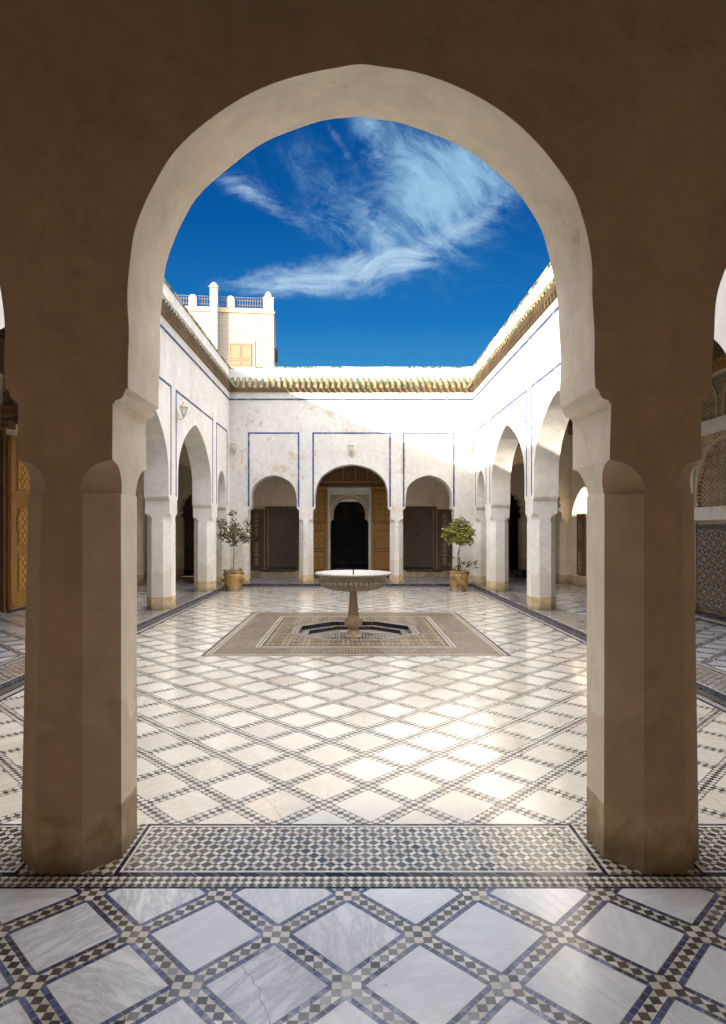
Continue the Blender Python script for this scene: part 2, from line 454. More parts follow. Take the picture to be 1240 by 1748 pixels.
def greentile():
    P = wpos(); x, y, z = sep(P)
    i = fl((x+y)/.087); r = wn(comb(i, fl(z/.14), 3)); n = noise(P, 18, 4, .65)
    g = mix(r, (.022, .055, .008), (.085, .085, .014))
    g = mix(gt(r, .86), g, (.22, .22, .19))
    c = mix(ss(n + (r-.5)*.25, .46, .56), g, (.21, .125, .055))
    return {'Base Color': c, 'Roughness': lin(n, .3, .7, .18, .6), 'Normal': bump(n, .4, .01)}
GREENTILE = material('green_glazed_roof_tile', greentile)
def coping():
    P = wpos(); x, y, z = sep(P)
    i = fl((x+y)/.21); r = wn(comb(i, 1, 3)); n = noise(P, 12, 4, .65)
    c = mix(gt(r, .45), (.36, .30, .21), (.03, .085, .025)); c = mix(ss(n, .48, .58)*.8, c, (.42, .28, .14))
    return {'Base Color': c, 'Roughness': .5}
COPING = material('green_and_cream_coping', coping)
EARTH = plaster('cornice_plaster', (.50, .40, .27), stain=(.5, .34, .16), stain_lo=.52, foot=False)

def stone(name, c0, c1, r0=.35, vein=True):
    def f():
        P = opos(); n = noise(P, 6, 7, .65, .8); v = pw(NOT(mn(ab(noise(P, 3, 6, .6, 1.2)-.5)*12, 1)), 2)
        c = mix(n, c0, c1)
        if vein: c = mix(v*.35, c, (.35, .33, .31))
        return {'Base Color': c, 'Roughness': lin(n, .3, .7, r0-.08, r0+.15), 'Normal': bump(noise(P, 40, 4, .6), .12, .004)}
    return material(name, f)
BASIN = stone('white_basin_marble', (.37, .345, .31), (.27, .24, .20))
BASIN_L = stone('shaded_basin_marble', (.32, .27, .21), (.22, .175, .125))  # darker brown puts the shade under the rim into the stone colour
TWHITE = plaster('terrace_plaster', (.33, .31, .285), stain=(.36, .25, .13), foot=False)
STEM = stone('stained_marble', (.30, .19, .09), (.50, .36, .20), .3)
MARBLEBAND = stone('pool_marble', (.24, .19, .135), (.40, .34, .27), .2)
EAVEBED = plaster('shaded_eave_mortar', (.20, .14, .08), stain=(.08, .05, .025), stain_lo=.5, foot=False)  # dark brown paints in the shadow gaps between the eave tiles
DOORSTEP = plaster('doorstep_plaster', (.50, .40, .26), stain=(.26, .17, .09), stain_lo=.48, stain_amt=1.0, foot=False)

def potmat():
    P = opos(); x, y, z = sep(P); n = noise(P, 6, 6, .65); th = at2(y, x)
    c = mix(ss(n, .35, .65), (.36, .20, .055), (.22, .12, .04))
    band = gt(z, .42)*lt(z, .50)*gt(sn(th*16 + sn(z*90)*2), -.1)
    c = mix(band*.8, c, (.60, .46, .28))
    c = mix(NOT(ss(z + (n-.5)*.25, .06, .2))*.6, c, (.40, .33, .22))
    c = mix(ss(noise(P, 5, 6, .7), .52, .60)*.75, c, (.07, .045, .03))
    return {'Base Color': c, 'Roughness': .45, 'Normal': bump(n, .3, .01)}
POT = material('glazed_ochre_pot', potmat)
def soil(): return {'Base Color': (.05, .032, .02), 'Roughness': .95}
SOIL = material('potting_soil', soil)
def leaf(name, stops):
    def f():
        n = E.nt.nodes.new('ShaderNodeNewGeometry'); r = E(n.outputs['Random Per Island'])
        return {'Base Color': ramp(r, stops), 'Roughness': .45, 'Specular IOR Level': .4}
    return material(name, f)
LEAF_D = leaf('dark_russet_leaves', [(0, (.04, .028, .012)), (.4, (.06, .055, .018)), (.6, (.10, .05, .02)), (.8, (.14, .18, .03)), (1, (.22, .28, .05))])
LEAF_L = leaf('fresh_green_leaves', [(0, (.05, .05, .015)), (.25, (.11, .15, .02)), (.6, (.24, .27, .035)), (.85, (.34, .35, .06)), (1, (.16, .07, .03))])
def bark(): 
    P = opos(); return {'Base Color': mix(noise(P, 30, 4, .6), (.05, .032, .02), (.15, .11, .075)), 'Roughness': .85}
BARK = material('bark', bark)
def castmetal(name, c, r=.5, met=.0):
    def f(): return {'Base Color': c, 'Roughness': r, 'Metallic': met}
    return material(name, f)
LAMPMETAL = castmetal('pale_cast_metal', (.42, .36, .29))
BLACKMETAL = castmetal('dark_iron', (.03, .026, .022), .45, .6)
GLASS = material('lamp_glass', lambda: {'Base Color': (.75, .72, .65), 'Roughness': .15, 'Alpha': .55})
RAILMETAL = castmetal('painted_iron', (.13, .105, .075), .5)
def brick():
    P = opos(); x, y, z = sep(P)
    n = E.nt.nodes.new('ShaderNodeTexBrick'); L(comb(x+y, z, 0), n.inputs['Vector'])
    n.inputs['Scale'].default_value = 1; n.inputs['Brick Width'].default_value = .32; n.inputs['Row Height'].default_value = .115
    n.inputs['Mortar Size'].default_value = .010; n.inputs['Color1'].default_value = (.30, .28, .25, 1); n.inputs['Color2'].default_value = (.33, .31, .28, 1)
    n.inputs['Mortar'].default_value = (.23, .17, .11, 1)
    c = E(n.outputs['Color']); fac = E(n.outputs['Fac'])
    c = mix(ss(noise(P, 1.6, 5, .6), .58, .75)*.35, c, (.6, .44, .26))
    return {'Base Color': c, 'Roughness': .8, 'Normal': bump(NOT(fac), .5, .02)}
BRICK = material('limewashed_brick', brick)
def groundm():
    P = wpos(); return {'Base Color': mix(noise(P, .2, 5, .6), (.30, .22, .14), (.42, .32, .21)), 'Roughness': .95}
GROUND = material('dry_earth', groundm)
DARKVOID = material('dark_floor_tile', lambda: {'Base Color': (.05, .045, .04), 'Roughness': .35})

# ------------------------------------------------------------------ object helpers
def tag(o, label=None, cat=None, group=None, kind=None):
    if label: o['label'] = label
    if cat: o['category'] = cat
    if group: o['group'] = group
    if kind: o['kind'] = kind
    return o
def empty(name, loc, rz, label, cat, group=None):
    o = bpy.data.objects.new(name, None); COL.objects.link(o); o.location = loc; o.rotation_euler = (0, 0, rz)
    o.empty_display_size = .2
    return tag(o, label, cat, group)
class MB:
    def __init__(s): s.v = []; s.f = []; s.mi = []; s.sm = []
    def add(s, vs, fs, mi=0, smooth=False):
        b = len(s.v); s.v += [tuple(v) for v in vs]
        for f in fs: s.f.append([i+b for i in f]); s.mi.append(mi); s.sm.append(smooth)
        return s
    def box(s, x0, x1, y0, y1, z0, z1, mi=0):
        return s.add([(x0,y0,z0),(x1,y0,z0),(x1,y1,z0),(x0,y1,z0),(x0,y0,z1),(x1,y0,z1),(x1,y1,z1),(x0,y1,z1)],
                     [(0,3,2,1),(4,5,6,7),(0,1,5,4),(1,2,6,5),(2,3,7,6),(3,0,4,7)], mi)
    def rect(s, x0, x1, y0, y1, z, mi=0):
        return s.add([(x0,y0,z),(x1,y0,z),(x1,y1,z),(x0,y1,z)], [(0,1,2,3)], mi)
    def prism(s, pts, y0, y1, mi=0, mi_back=None, smooth_sides=True):
        """polygon in (x, z) extruded from y0 (front) to y1 (back)"""
        n = len(pts)
        area = sum(pts[i][0]*pts[(i+1)%n][1]-pts[(i+1)%n][0]*pts[i][1] for i in range(n))
        if area < 0: pts = pts[::-1]
        vs = [(x, y0, z) for x, z in pts] + [(x, y1, z) for x, z in pts]
        s.add(vs, [list(range(n))], mi)
        b = len(s.v)-2*n
        s.f.append([b+n+i for i in reversed(range(n))]); s.mi.append(mi if mi_back is None else mi_back); s.sm.append(False)
        for i in range(n):
            j = (i+1) % n
            s.f.append([b+i, b+n+i, b+n+j, b+j]); s.mi.append(mi); s.sm.append(smooth_sides)
        return s
    def lathe(s, prof, n=32, mod=None, cap=True, smooth=True, cx=0, cy=0, mi=0, phase=0):
        vs = []; fs = []
        for k, (r, z) in enumerate(prof):
            for i in range(n):
                a = 2*PI*i/n + phase; rr = r + (mod(k, a) if mod else 0)
                vs.append((cx+rr*math.cos(a), cy+rr*math.sin(a), z))
        for k in range(len(prof)-1):
            for i in range(n):
                j = (i+1) % n; fs.append((k*n+i, k*n+j, (k+1)*n+j, (k+1)*n+i))
        if cap: fs.append(list(reversed(range(n)))); fs.append([(len(prof)-1)*n+i for i in range(n)])
        return s.add(vs, fs, mi, smooth)
    def tube(s, pts, rads, n=8, smooth=True, mi=0):
        rings = []; P = [Vector(p) for p in pts]
        for i, p in enumerate(P):
            d = (P[min(i+1, len(P)-1)]-P[max(i-1, 0)]).normalized()
            q = d.to_track_quat('Z', 'Y'); r = rads[i] if isinstance(rads, (list, tuple)) else rads
            rings += [p + q @ Vector((r*math.cos(2*PI*k/n), r*math.sin(2*PI*k/n), 0)) for k in range(n)]
        fs = [(i*n+k, i*n+(k+1)%n, (i+1)*n+(k+1)%n, (i+1)*n+k) for i in range(len(P)-1) for k in range(n)]
        fs.append(list(reversed(range(n)))); fs.append([(len(P)-1)*n+k for k in range(n)])
        return s.add(rings, fs, mi, smooth)
    def build(s, name, mats, parent=None, sharp=35, bevel=0):
        if not isinstance(mats, (list, tuple)): mats = [mats]
        me = bpy.data.meshes.new(name); me.from_pydata(s.v, [], s.f)
        for m in mats: me.materials.append(m)
        for p, mi, sm in zip(me.polygons, s.mi, s.sm): p.material_index = mi; p.use_smooth = sm
        me.update()
        if any(s.sm):
            bm = bmesh.new(); bm.from_mesh(me)
            for e in bm.edges:
                if len(e.link_faces) == 2 and e.calc_face_angle(0) > R(sharp): e.smooth = False
            if bevel and any(s.sm):
                bl = bm.edges.layers.float.get('bevel_weight_edge') or bm.edges.layers.float.new('bevel_weight_edge')
                for e in bm.edges:
                    if len(e.link_faces) == 2 and e.calc_face_angle(0) > R(50) and min(v.co.z for v in e.verts) > 1.94: e[bl] = 1.0
            bm.to_mesh(me); bm.free()
        o = bpy.data.objects.new(name, me); COL.objects.link(o)
        if parent: o.parent = parent
        if bevel:
            b = o.modifiers.new('bevel', 'BEVEL'); b.width = bevel; b.segments = 2; b.limit_method = 'WEIGHT' if any(s.sm) else 'ANGLE'; b.angle_limit = R(40)
        return o

# ------------------------------------------------------------------ ground and floors
XW = 3.62           # half-width of the court
YN, YF = 3.43, 18.70  # near and far court faces
T = .49             # thickness of the arcades
XB, YB, YC = 6.80, 21.80, -1.2
XR = 6.50           # back wall of the right gallery   # back walls of the galleries
CZ = -.10           # level of the court
g = MB(); g.rect(-900, 900, -900, 900, -.60); tag(g.build('ground', GROUND), kind='structure')

g = MB()
mats = [GALFLOOR, PANEL, BROWNCHECK, BLUETILE, CHECK, CREAMTILE, GOLDCHECK, SIDEPANEL]
OX = XW+T
# border band on the gallery side of the arcades: three strips
def ring(o0, o1, mi):
    """rectangular ring between offsets o0 and o1 outside the court edge"""
    a0, a1 = XW+o0, XW+o1; n0, n1 = YN-o0, YN-o1; f0, f1 = YF+o0, YF+o1
    g.rect(-a1, a1, n1, n0, 0, mi); g.rect(-a1, a1, f0, f1, 0, mi)
    g.rect(-a1, -a0, n0, f0, 0, mi); g.rect(a0, a1, n0, f0, 0, mi)
B0 = .505
ring(B0, B0+.016, 3); ring(B0+.016, B0+.098, 4); ring(B0+.098, B0+.114, 3)
o = B0+.114
g.rect(-XB, XB, YC, YN-o, 0, 0); g.rect(-XB, XB, YF+o, YB, 0, 0)
g.rect(-XB, -XW-o, YN-o, YF+o, 0, 0); g.rect(XW+o, XR, YN-o, YF+o, 0, 0)
# strips between the piers: (start, end, is_pier)
SIDE_AR = [(17.62, .56, 3.26, 'A'), (14.72, 1.56, 4.05, 'B'), (11.06, 1.42, 4.05, 'B'), (7.42, 1.56, 4.05, 'B'), (4.52, .56, 3.26, 'A')]
FAR_AR = [(-2.305, .685, 3.23, 'A'), (.010, 1.086, 3.56, 'A'), (2.300, .69, 3.23, 'A')]
NEAR_AR = [(-2.305, .689, 3.23, 'A2'), (.045, 1.089, 3.775, 'A'), (2.379, .689, 3.23, 'A2')]
def strips(arches, lo, hi, horiz, c0, c1, field):
    """mosaic strip: a bordered field under each arch and a brown square under each pier"""
    def R_(a0, a1, b0, b1, mi):
        if a1-a0 < 1e-4 or b1-b0 < 1e-4: return
        if horiz: g.rect(a0, a1, b0, b1, 0, mi)
        else: g.rect(b0, b1, a0, a1, 0, mi)
    sp = sorted((s-h-.062, s+h+.062) for s, h, _, _ in arches)
    cur = lo
    for a, b in sp:
        R_(cur, a, c0, c1, 2); w = .020; k = .014
        R_(a, a+w, c0, c1, 3); R_(b-w, b, c0, c1, 3)
        R_(a+w, b-w, c0, c0+w, 3); R_(a+w, b-w, c1-w, c1, 3)
        R_(a+w, a+w+k, c0+w, c1-w, 5); R_(b-w-k, b-w, c0+w, c1-w, 5)
        R_(a+w+k, b-w-k, c0+w, c0+w+k, 5); R_(a+w+k, b-w-k, c1-w-k, c1-w, 5)
        R_(a+w+k, b-w-k, c0+w+k, c1-w-k, field)
        cur = b
    R_(cur, hi, c0, c1, 2)
strips(NEAR_AR, -XW-B0, XW+B0, True, YN-B0, YN, 1)
strips(FAR_AR, -XW-B0, XW+B0, True, YF, YF+B0, 7)
strips(SIDE_AR, YN, YF, False, XW, XW+B0, 7)
strips(SIDE_AR, YN, YF, False, -XW-B0, -XW, 7)
# risers of the step
for z0, z1, mi in ((-.055, 0, 3), (-.10, -.055, 6)):
    g.add([(-XW,YN,z0),(XW,YN,z0),(XW,YN,z1),(-XW,YN,z1)], [(3,2,1,0)], mi)
    g.add([(-XW,YF,z0),(XW,YF,z0),(XW,YF,z1),(-XW,YF,z1)], [(0,1,2,3)], mi)
    for sx in (-1, 1):
        g.add([(sx*XW,YN,z0),(sx*XW,YF,z0),(sx*XW,YF,z1),(sx*XW,YN,z1)], [(0,1,2,3) if sx > 0 else (3,2,1,0)], mi)
tag(g.build('gallery_floor', mats), kind='structure')

g = MB()
w0 = 0
for w, mi in ((.035, 1), (.07, 2), (.035, 1)):
    w1 = w0+w
    x0, x1, y0, y1 = -XW+w0, XW-w0, YN+w0, YF-w0
    g.rect(x0, x1, y1-w, y1, CZ, mi); 
    g.rect(x0, x0+w, y0, y1-w, CZ, mi); g.rect(x1-w, x1, y0, y1-w, CZ, mi)
    w0 = w1
# marble field with the hole for the carpet
a0, a1, b0, b1 = -XW+w0, XW-w0, YN, YF-w0
g.rect(a0, a1, b0, CY-CHY, CZ); g.rect(a0, a1, CY+CHY, b1, CZ)
g.rect(a0, CX-CHX, CY-CHY, CY+CHY, CZ); g.rect(CX+CHX, a1, CY-CHY, CY+CHY, CZ)
tag(g.build('court_floor', [CRTFLOOR, BLUETILE, CHECK]), kind='structure')

# carpet with an octagonal hole
def octa(r, z): return [(CX+r/math.cos(PI/8)*math.cos(PI/8+k*PI/4), CY+r/math.cos(PI/8)*math.sin(PI/8+k*PI/4), z) for k in range(8)]
g = MB(); ov = octa(POOLR, CZ)
cor = [(CX+CHX, CY+CHY, CZ), (CX-CHX, CY+CHY, CZ), (CX-CHX, CY-CHY, CZ), (CX+CHX, CY-CHY, CZ)]
vs = ov + cor
g.add(vs, [(0, 8, 1), (1, 8, 9, 2), (2, 9, 3), (3, 9, 10, 4), (4, 10, 5), (5, 10, 11, 6), (6, 11, 7), (7, 11, 8, 0)])
tag(g.build('mosaic_paving', CARPET), kind='structure')

# sunken pool
pool = empty('fountain_pool', (0, 0, 0), 0, 'sunken octagonal pool with two dark blue tiled steps round the fountain foot', 'pool')
g = MB()
def oring(r0, z0, r1, z1, mi):
    a = octa(r0, z0); b = octa(r1, z1)
    g.add(a+b, [(k, (k+1) % 8, 8+(k+1) % 8, 8+k) for k in range(8)], mi)
oring(POOLR, CZ, POOLR, CZ-.07, 0); oring(POOLR, CZ-.07, POOLR-.13, CZ-.07, 1)
oring(POOLR-.13, CZ-.07, POOLR-.13, CZ-.13, 0)
g.build('step', [BLUETILE, GOLDCHECK], pool)
g = MB(); oring(POOLR-.13, CZ-.13, .52, CZ-.13, 0)
a = octa(.52, CZ-.13); g.add(a, [list(range(8))], 1)
g.build('pool_floor', [MARBLEBAND, SIDEPANEL], pool)

# ------------------------------------------------------------------ arcades
PROF = {'A': [(1, 0), (1.0, .18), (.998, .29), (.990, .38), (.970, .47), (.937, .55), (.889, .63), (.793, .735), (.642, .833), (.467, .912), (.238, .973), (.09, .993), (0, 1)],
        'B': [(1, 0), (1.0, .28), (.965, .42), (.885, .55), (.78, .655), (.66, .745), (.50, .835), (.33, .91), (.17, .965), (.06, .99), (0, 1)]}
PROF['A2'] = PROF['A']
def ov(kind): return .055 if kind == 'A2' else .072
def crom(pts, sub=5):
    out = []
    P = [pts[0]] + pts + [(-pts[-2][0], pts[-2][1])]
    for i in range(1, len(P)-2):
        for k in range(sub):
            t = k/sub; p0, p1, p2, p3 = P[i-1], P[i], P[i+1], P[i+2]
            out.append(tuple(.5*((2*p1[j]) + (-p0[j]+p2[j])*t + (2*p0[j]-5*p1[j]+4*p2[j]-p3[j])*t*t + (-p0[j]+3*p1[j]-3*p2[j]+p3[j])*t**3) for j in (0, 1)))
    out.append(P[-2]); return out
ZS, ZBLK = 2.262, 1.93
def arch_side(c, hw, apex, kind, sgn):
    """points from the bottom of the pier block up to the apex on one side"""
    W_ = hw+ov(kind); k_ = ov(kind)/.072
    pts = [(W_, ZBLK), (W_, 2.190), (hw+.064*k_, 2.193), (hw+.062*k_, 2.205)]
    for k in range(7):
        t = k/6*PI/2; pts.append((hw+(.058-.038*math.sin(t))*k_, 2.207+.036*(1-math.cos(t))))
    pts += [(hw+.014, 2.246), (hw+.012, 2.258), (hw, ZS)]
    pts += [(x*hw, ZS+t*(apex-ZS)) for x, t in crom(PROF[kind])[1:]]
    return [(c+sgn*x, z) for x, z in pts]
def wall_outline(lo, hi, arches, top):
    out = [(lo, ZBLK)]
    for c, hw, apex, kind in sorted(arches):
        l = arch_side(c, hw, apex, kind, -1); r = arch_side(c, hw, apex, kind, 1)
        out += l + r[::-1][1:]
    out += [(hi, ZBLK), (hi, top), (lo, top)]
    return out
def pier(parent, s0, s1, chl, chr_, mats, backcol=None, flare=.010, fit=None):
    """pier below the block: chamfers end in rounded stops; chl/chr_ = chamfered ends"""
    CH = .145; ZC = 1.78
    def sec(ch, f, z):
        q = min(1, max(0, (1.93-z)/.15)); w_ = (1.93-z)/1.93
        if fit: f = f*.3
        (p0, p1), (p2, p3) = fit or ((0, 0), (0, 0))
        a0 = s0-(f if chl else 0)-q*(p0+(p1-p0)*w_); a1 = s1+(f if chr_ else 0)+q*(p2+(p3-p2)*w_); y0, y1 = -f*.35, T+f*.35
        cl, cr = (ch if chl else 0), (ch if chr_ else 0)
        e = 1e-4
        return [(a0+max(cl, e), y0, z), (a1-max(cr, e), y0, z), (a1, y0+max(cr, e), z), (a1, y1-max(cr, e), z),
                (a1-max(cr, e), y1, z), (a0+max(cl, e), y1, z), (a0, y1-max(cl, e), z), (a0, y0+max(cl, e), z)]
    rows = []
    zs = [(0, CH-.010, flare+.004), (.27, CH-.010, flare+.003), (.272, CH-.012, flare), (1.2, CH-.013, flare*.7), (ZC-.006, CH-.014, .006), (ZC-.002, CH+.002, .0)]
    for z, ch, f in zs: rows.append(sec(ch, f, z))
    N_ = 9
    for k in range(N_+1):
        t = k/N_; z = ZC + (ZBLK-ZC)*t; ch = CH*math.sqrt(max(0, 1-t*t))
        rows.append(sec(ch, .0, z))
    m = MB(); vs = [v for r in rows for v in r]; fs = []
    for k in range(len(rows)-1):
        for i in range(8):
            j = (i+1) % 8; fs.append((k*8+i, k*8+j, (k+1)*8+j, (k+1)*8+i))
    m.add(vs, fs, 0, True); m.add(rows[0], [list(reversed(range(8)))], 0); 
    # the gallery-side faces may carry a darker tone painted in for shade
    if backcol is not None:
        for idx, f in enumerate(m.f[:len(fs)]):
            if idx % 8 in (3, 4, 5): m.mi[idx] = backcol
    return m.build('pier', mats, parent, sharp=30)
def eave(parent, lo, hi, seed):
    rnd = random.Random(seed); m = MB(); n = int((hi-lo)/.174)
    st = (hi-lo)/n
    for i in range(n):
        c = lo+(i+.5)*st + rnd.uniform(-.008, .008)
        for (y0, z0, y1, z1, r) in ((-.22, 5.745, -.09, 5.95, .055), (-.12, 5.90, .02, 6.11, .051)):
            dz = rnd.uniform(-.012, .012); dr = rnd.uniform(-.004, .006); rr = r+dr; K = 7
            vs = []
            for (yy, zz) in ((y0, z0), (y1, z1)):
                for k in range(K):
                    a = PI*k/(K-1); vs.append((c-rr*math.cos(a), yy - .35*rr*math.sin(a), zz+dz+rr*.85*math.sin(a)))
            for (yy, zz) in ((y0, z0), (y1, z1)):
                for k in range(K):
                    a = PI*k/(K-1); q = rr-.014; vs.append((c-q*math.cos(a), yy - .35*q*math.sin(a), zz+dz+q*.85*math.sin(a)))
            fs = [(k, K+k, K+k+1, k+1) for k in range(K-1)] + [(2*K+k+1, 3*K+k+1, 3*K+k, 2*K+k) for k in range(K-1)] + [(k, k+1, 2*K+k+1, 2*K+k) for k in range(K-1)]
            m.add(vs, fs, 0, True)
    m.build('tiled_eave', GREENTILE, parent, sharp=50)
    m = MB()                                        # sloping bed and moulded cornice under the tiles
    m.add([(lo, 0, 5.70), (hi, 0, 5.70), (hi, -.035, 5.705), (lo, -.035, 5.705), (hi, -.045, 5.75), (lo, -.045, 5.75), (hi, -.07, 5.80), (lo, -.07, 5.80), (hi, 0, 6.02), (lo, 0, 6.02)],
          [(0, 3, 2, 1)[::-1], (3, 5, 4, 2)[::-1], (5, 7, 6, 4)[::-1], (7, 9, 8, 6)[::-1], (1, 2, 4, 6, 8), (0, 9, 7, 5, 3)])
    m.build('cornice', EAVEBED, parent)
TOPZ = 6.41
def arcade(name, loc, rz, lo, hi, arches, label, wmat, end_ch=(False, False), back=None, frame_off=.03, seed=1, elo=None, ehi=None, frames=True, fits={}, crown=0, bev=0):
    t = empty(name, loc, rz, label, 'arcade wall')
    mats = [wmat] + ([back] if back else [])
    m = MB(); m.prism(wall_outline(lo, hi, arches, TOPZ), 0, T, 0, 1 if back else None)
    nh = len(m.v)//2; rnd = random.Random(seed*7+1); ph = [rnd.uniform(0, 6) for _ in range(8)]
    for i, (x, y, z) in enumerate(m.v):              # hand-built outline: slow wavering of the edges
        if z < TOPZ-.01 and z > ZBLK+.01:
            q = ph[:4] if i < nh else ph[4:]
            x += .0045*math.sin(x*5.1+z*7+q[0]) + .0025*math.sin(z*19+q[1]); z2 = z + .004*math.sin(x*6.3+q[2]) + .002*math.sin(x*17+q[3])
            if crown and i < nh and z > ZS+.01 and abs(x) < 1.3: z2 += crown*(z-ZS)/1.5
            m.v[i] = (x, y, z2 if z > ZS+.01 else z)
    m.build('wall', mats, t, sharp=28, bevel=bev)
    ar = sorted(arches); edges = [lo]
    for c, hw, a, k in ar: edges += [c-hw-ov(k), c+hw+ov(k)]
    edges.append(hi)
    for i in range(0, len(edges), 2):
        first = i == 0; last = i == len(edges)-2
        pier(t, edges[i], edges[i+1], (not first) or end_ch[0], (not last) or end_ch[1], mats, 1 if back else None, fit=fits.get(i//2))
    elo = lo if elo is None else elo; ehi = hi if ehi is None else ehi
    m = MB(); m.box(elo, ehi, -.008, 0, 5.46, 5.505); m.build('blue_band', BLUEPAINT, t)
    m = MB(); m.box(elo, ehi, -.02, 0, 5.505, 5.66); m.build('frieze', wmat, t)
    if frames:
        for c, hw, a, k in ar:
            fo = frame_off; x0, x1 = c-hw-fo, c+hw+fo; w = .05
            m = MB(); z0 = 2.30
            m.prism([(x0-w, z0), (x0, z0), (x0, 4.46), (x1, 4.46), (x1, z0), (x1+w, z0), (x1+w, 4.505), (x0-w, 4.505)], -.007, 0, smooth_sides=False)
            m.build('blue_frame', BLUEPAINT, t)
    eave(t, elo, ehi, seed)
    m = MB(); rnd = random.Random(seed+9); s_ = lo
    while s_ < hi-.02:
        e_ = min(hi, s_+.21); m.box(s_, e_-.006, -.02+rnd.uniform(-.008, .008), .17, TOPZ, TOPZ+.035+rnd.uniform(-.006, .012)); s_ = e_
    m.build('coping', COPING, t)
    return t
def flip(arches): return [(-c, h, a, k) for c, h, a, k in arches]
arcade('arcade_wall', (0, YF, 0), 0, -XW-T, XW+T, FAR_AR, 'far arcade wall with flaking plaster and three arches facing the courtyard', FARW, seed=2, elo=-XW, ehi=XW)
arcade('arcade_wall', (0, YN, 0), PI, -XW-T, XW+T, flip(NEAR_AR), 'shaded brown arcade wall in the foreground with the big pointed arch framing the view', CREAMW, back=SHADETAN, seed=3, crown=.075, bev=.007, fits={1: ((.030, .058), (-.030, -.030)), 2: ((-.009, -.009), (.010, .048))}, elo=-XW, ehi=XW)
arcade('arcade_wall', (-XW, 0, 0), R(90), YN, YF, SIDE_AR, 'left arcade wall in shade running back along the courtyard', WHITE, frame_off=.13, seed=4)
arcade('arcade_wall', (XW, 0, 0), R(-90), -YF, -YN, flip(SIDE_AR), 'right arcade wall with its upper half in bright sunlight', WHITE, frame_off=.13, seed=5)

# transverse scalloped arches closing the side galleries at the far corner
def scallop(c, hw, z0, apex, nl=9):
    """lobed arch outline from left foot to right foot"""
    base = []
    N_ = 200
    for i in range(N_+1):
        a = PI*i/N_; base.append((c-hw*math.cos(a), z0+(apex-z0)*math.sin(a)**.82))
    # arc length
    L_ = [0]
    for i in range(N_): L_.append(L_[-1]+math.dist(base[i], base[i+1]))
    tot = L_[-1]; nlobe = nl*2+1; out = []
    def at(s):
        for i in range(N_):
            if L_[i+1] >= s:
                t = (s-L_[i])/(L_[i+1]-L_[i]); return tuple(base[i][j]*(1-t)+base[i+1][j]*t for j in (0, 1))
        return base[-1]
    for k in range(nlobe):
        p, q = at(tot*k/nlobe), at(tot*(k+1)/nlobe)
        mx_, mz_ = (p[0]+q[0])/2, (p[1]+q[1])/2; r = math.dist(p, q)/2
        nx, nz = -(q[1]-p[1])/(2*r), (q[0]-p[0])/(2*r)
        for j in range(6):
            a = PI*j/6; ca, sa = math.cos(a), math.sin(a)
            out.append((mx_ - (q[0]-p[0])/2*ca + nx*r*.75*sa, mz_ - (q[1]-p[1])/2*ca + nz*r*.75*sa))
    out.append(base[-1]); return out
HC = 5.25
def transverse(loc, rz, s0, s1, c, hw, label, z0=2.35, apex=3.60):
    t = empty('scalloped_arch', loc, rz, label, 'arch')
    W_ = hw+.10
    pts = [(s0, ZBLK), (c-W_, ZBLK), (c-W_, 2.12), (c-hw-.02, 2.18), (c-hw, 2.22)] + scallop(c, hw, 2.24, apex) + [(c+hw, 2.22), (c+hw+.02, 2.18), (c+W_, 2.12), (c+W_, ZBLK), (s1, ZBLK), (s1, 5.6), (s0, 5.6)]
    m = MB(); m.prism(pts, 0, T, smooth_sides=False); m.build('wall', INNER, t)
    pier(t, s0, c-W_, False, True, [INNER]); pier(t, c+W_, s1, True, False, [INNER])
    return t
# the walls run from the arcade corner (4.11) to the back wall (6.85)
X0 = XW+T
transverse((0, YF, 0), 0, X0, XR, 5.22, .93, 'scalloped arch across the far end of the right gallery')
transverse((0, YF, 0), 0, -XB, -X0, -5.27, .90, 'scalloped arch across the far end of the left gallery')

# ------------------------------------------------------------------ gallery back walls
def holes_wall(lo, hi, top_, doors, y0, y1, name, mats, parent, mi=0):
    """wall with door openings that reach down to the floor; doors = list of outline lists from left foot to right foot"""
    top = 5.85; pts = [(lo, 0)]
    for d in doors: pts += d
    pts += [(hi, 0), (hi, top), (lo, top)]
    m = MB(); m.prism(pts, y0, y1, mi, smooth_sides=True); return m.build(name, mats, parent, sharp=28)
def rdoor(a, b, h): return [(a, 0), (a, h), (b, h), (b, 0)]
def adoor(c, hw, zs, apex, n=24):
    pts = [(c-hw, 0), (c-hw, zs)]
    for i in range(1, n):
        a = PI*i/n; pts.append((c-hw*math.cos(a), zs+(apex-zs)*math.sin(a)))
    return pts + [(c+hw, zs), (c+hw, 0)]

# far wall
fw = empty('gallery_wall', (0, YB, 0), 0, 'back wall of the far gallery with two dark side doorways and a carved central door', 'wall')
DL0, DL1, DTOP = -2.93, -1.86, 2.36
DR0, DR1 = 1.84, 2.88
c0, chw = -.065, .66
holes_wall(-XB, XB, HC, [[(-5.9, 0), (-5.9, 2.0)] + scallop(-5.45, .45, 2.0, 2.85, 4) + [(-5.0, 2.0), (-5.0, 0)],
                         rdoor(DL0, DL1, DTOP), rdoor(c0-chw, c0+chw, 2.60), rdoor(DR0, DR1, DTOP),
                         [(5.0, 0), (5.0, 2.0)] + scallop(5.45, .45, 2.0, 2.85, 4) + [(5.9, 2.0), (5.9, 0)]], 0, .45, 'wall', INNER, fw)
for a, b in ((-3.62, -1.45), (1.43, 3.6)):
    m = MB(); m.box(a, b, -.06, .46, 0, .205); m.build('doorstep', DOORSTEP, fw)
    m = MB(); m.box(a+.45, b-.45, -.075, -.0605, .165, .2075); m.build('threshold_tile', BLUETILE, fw)
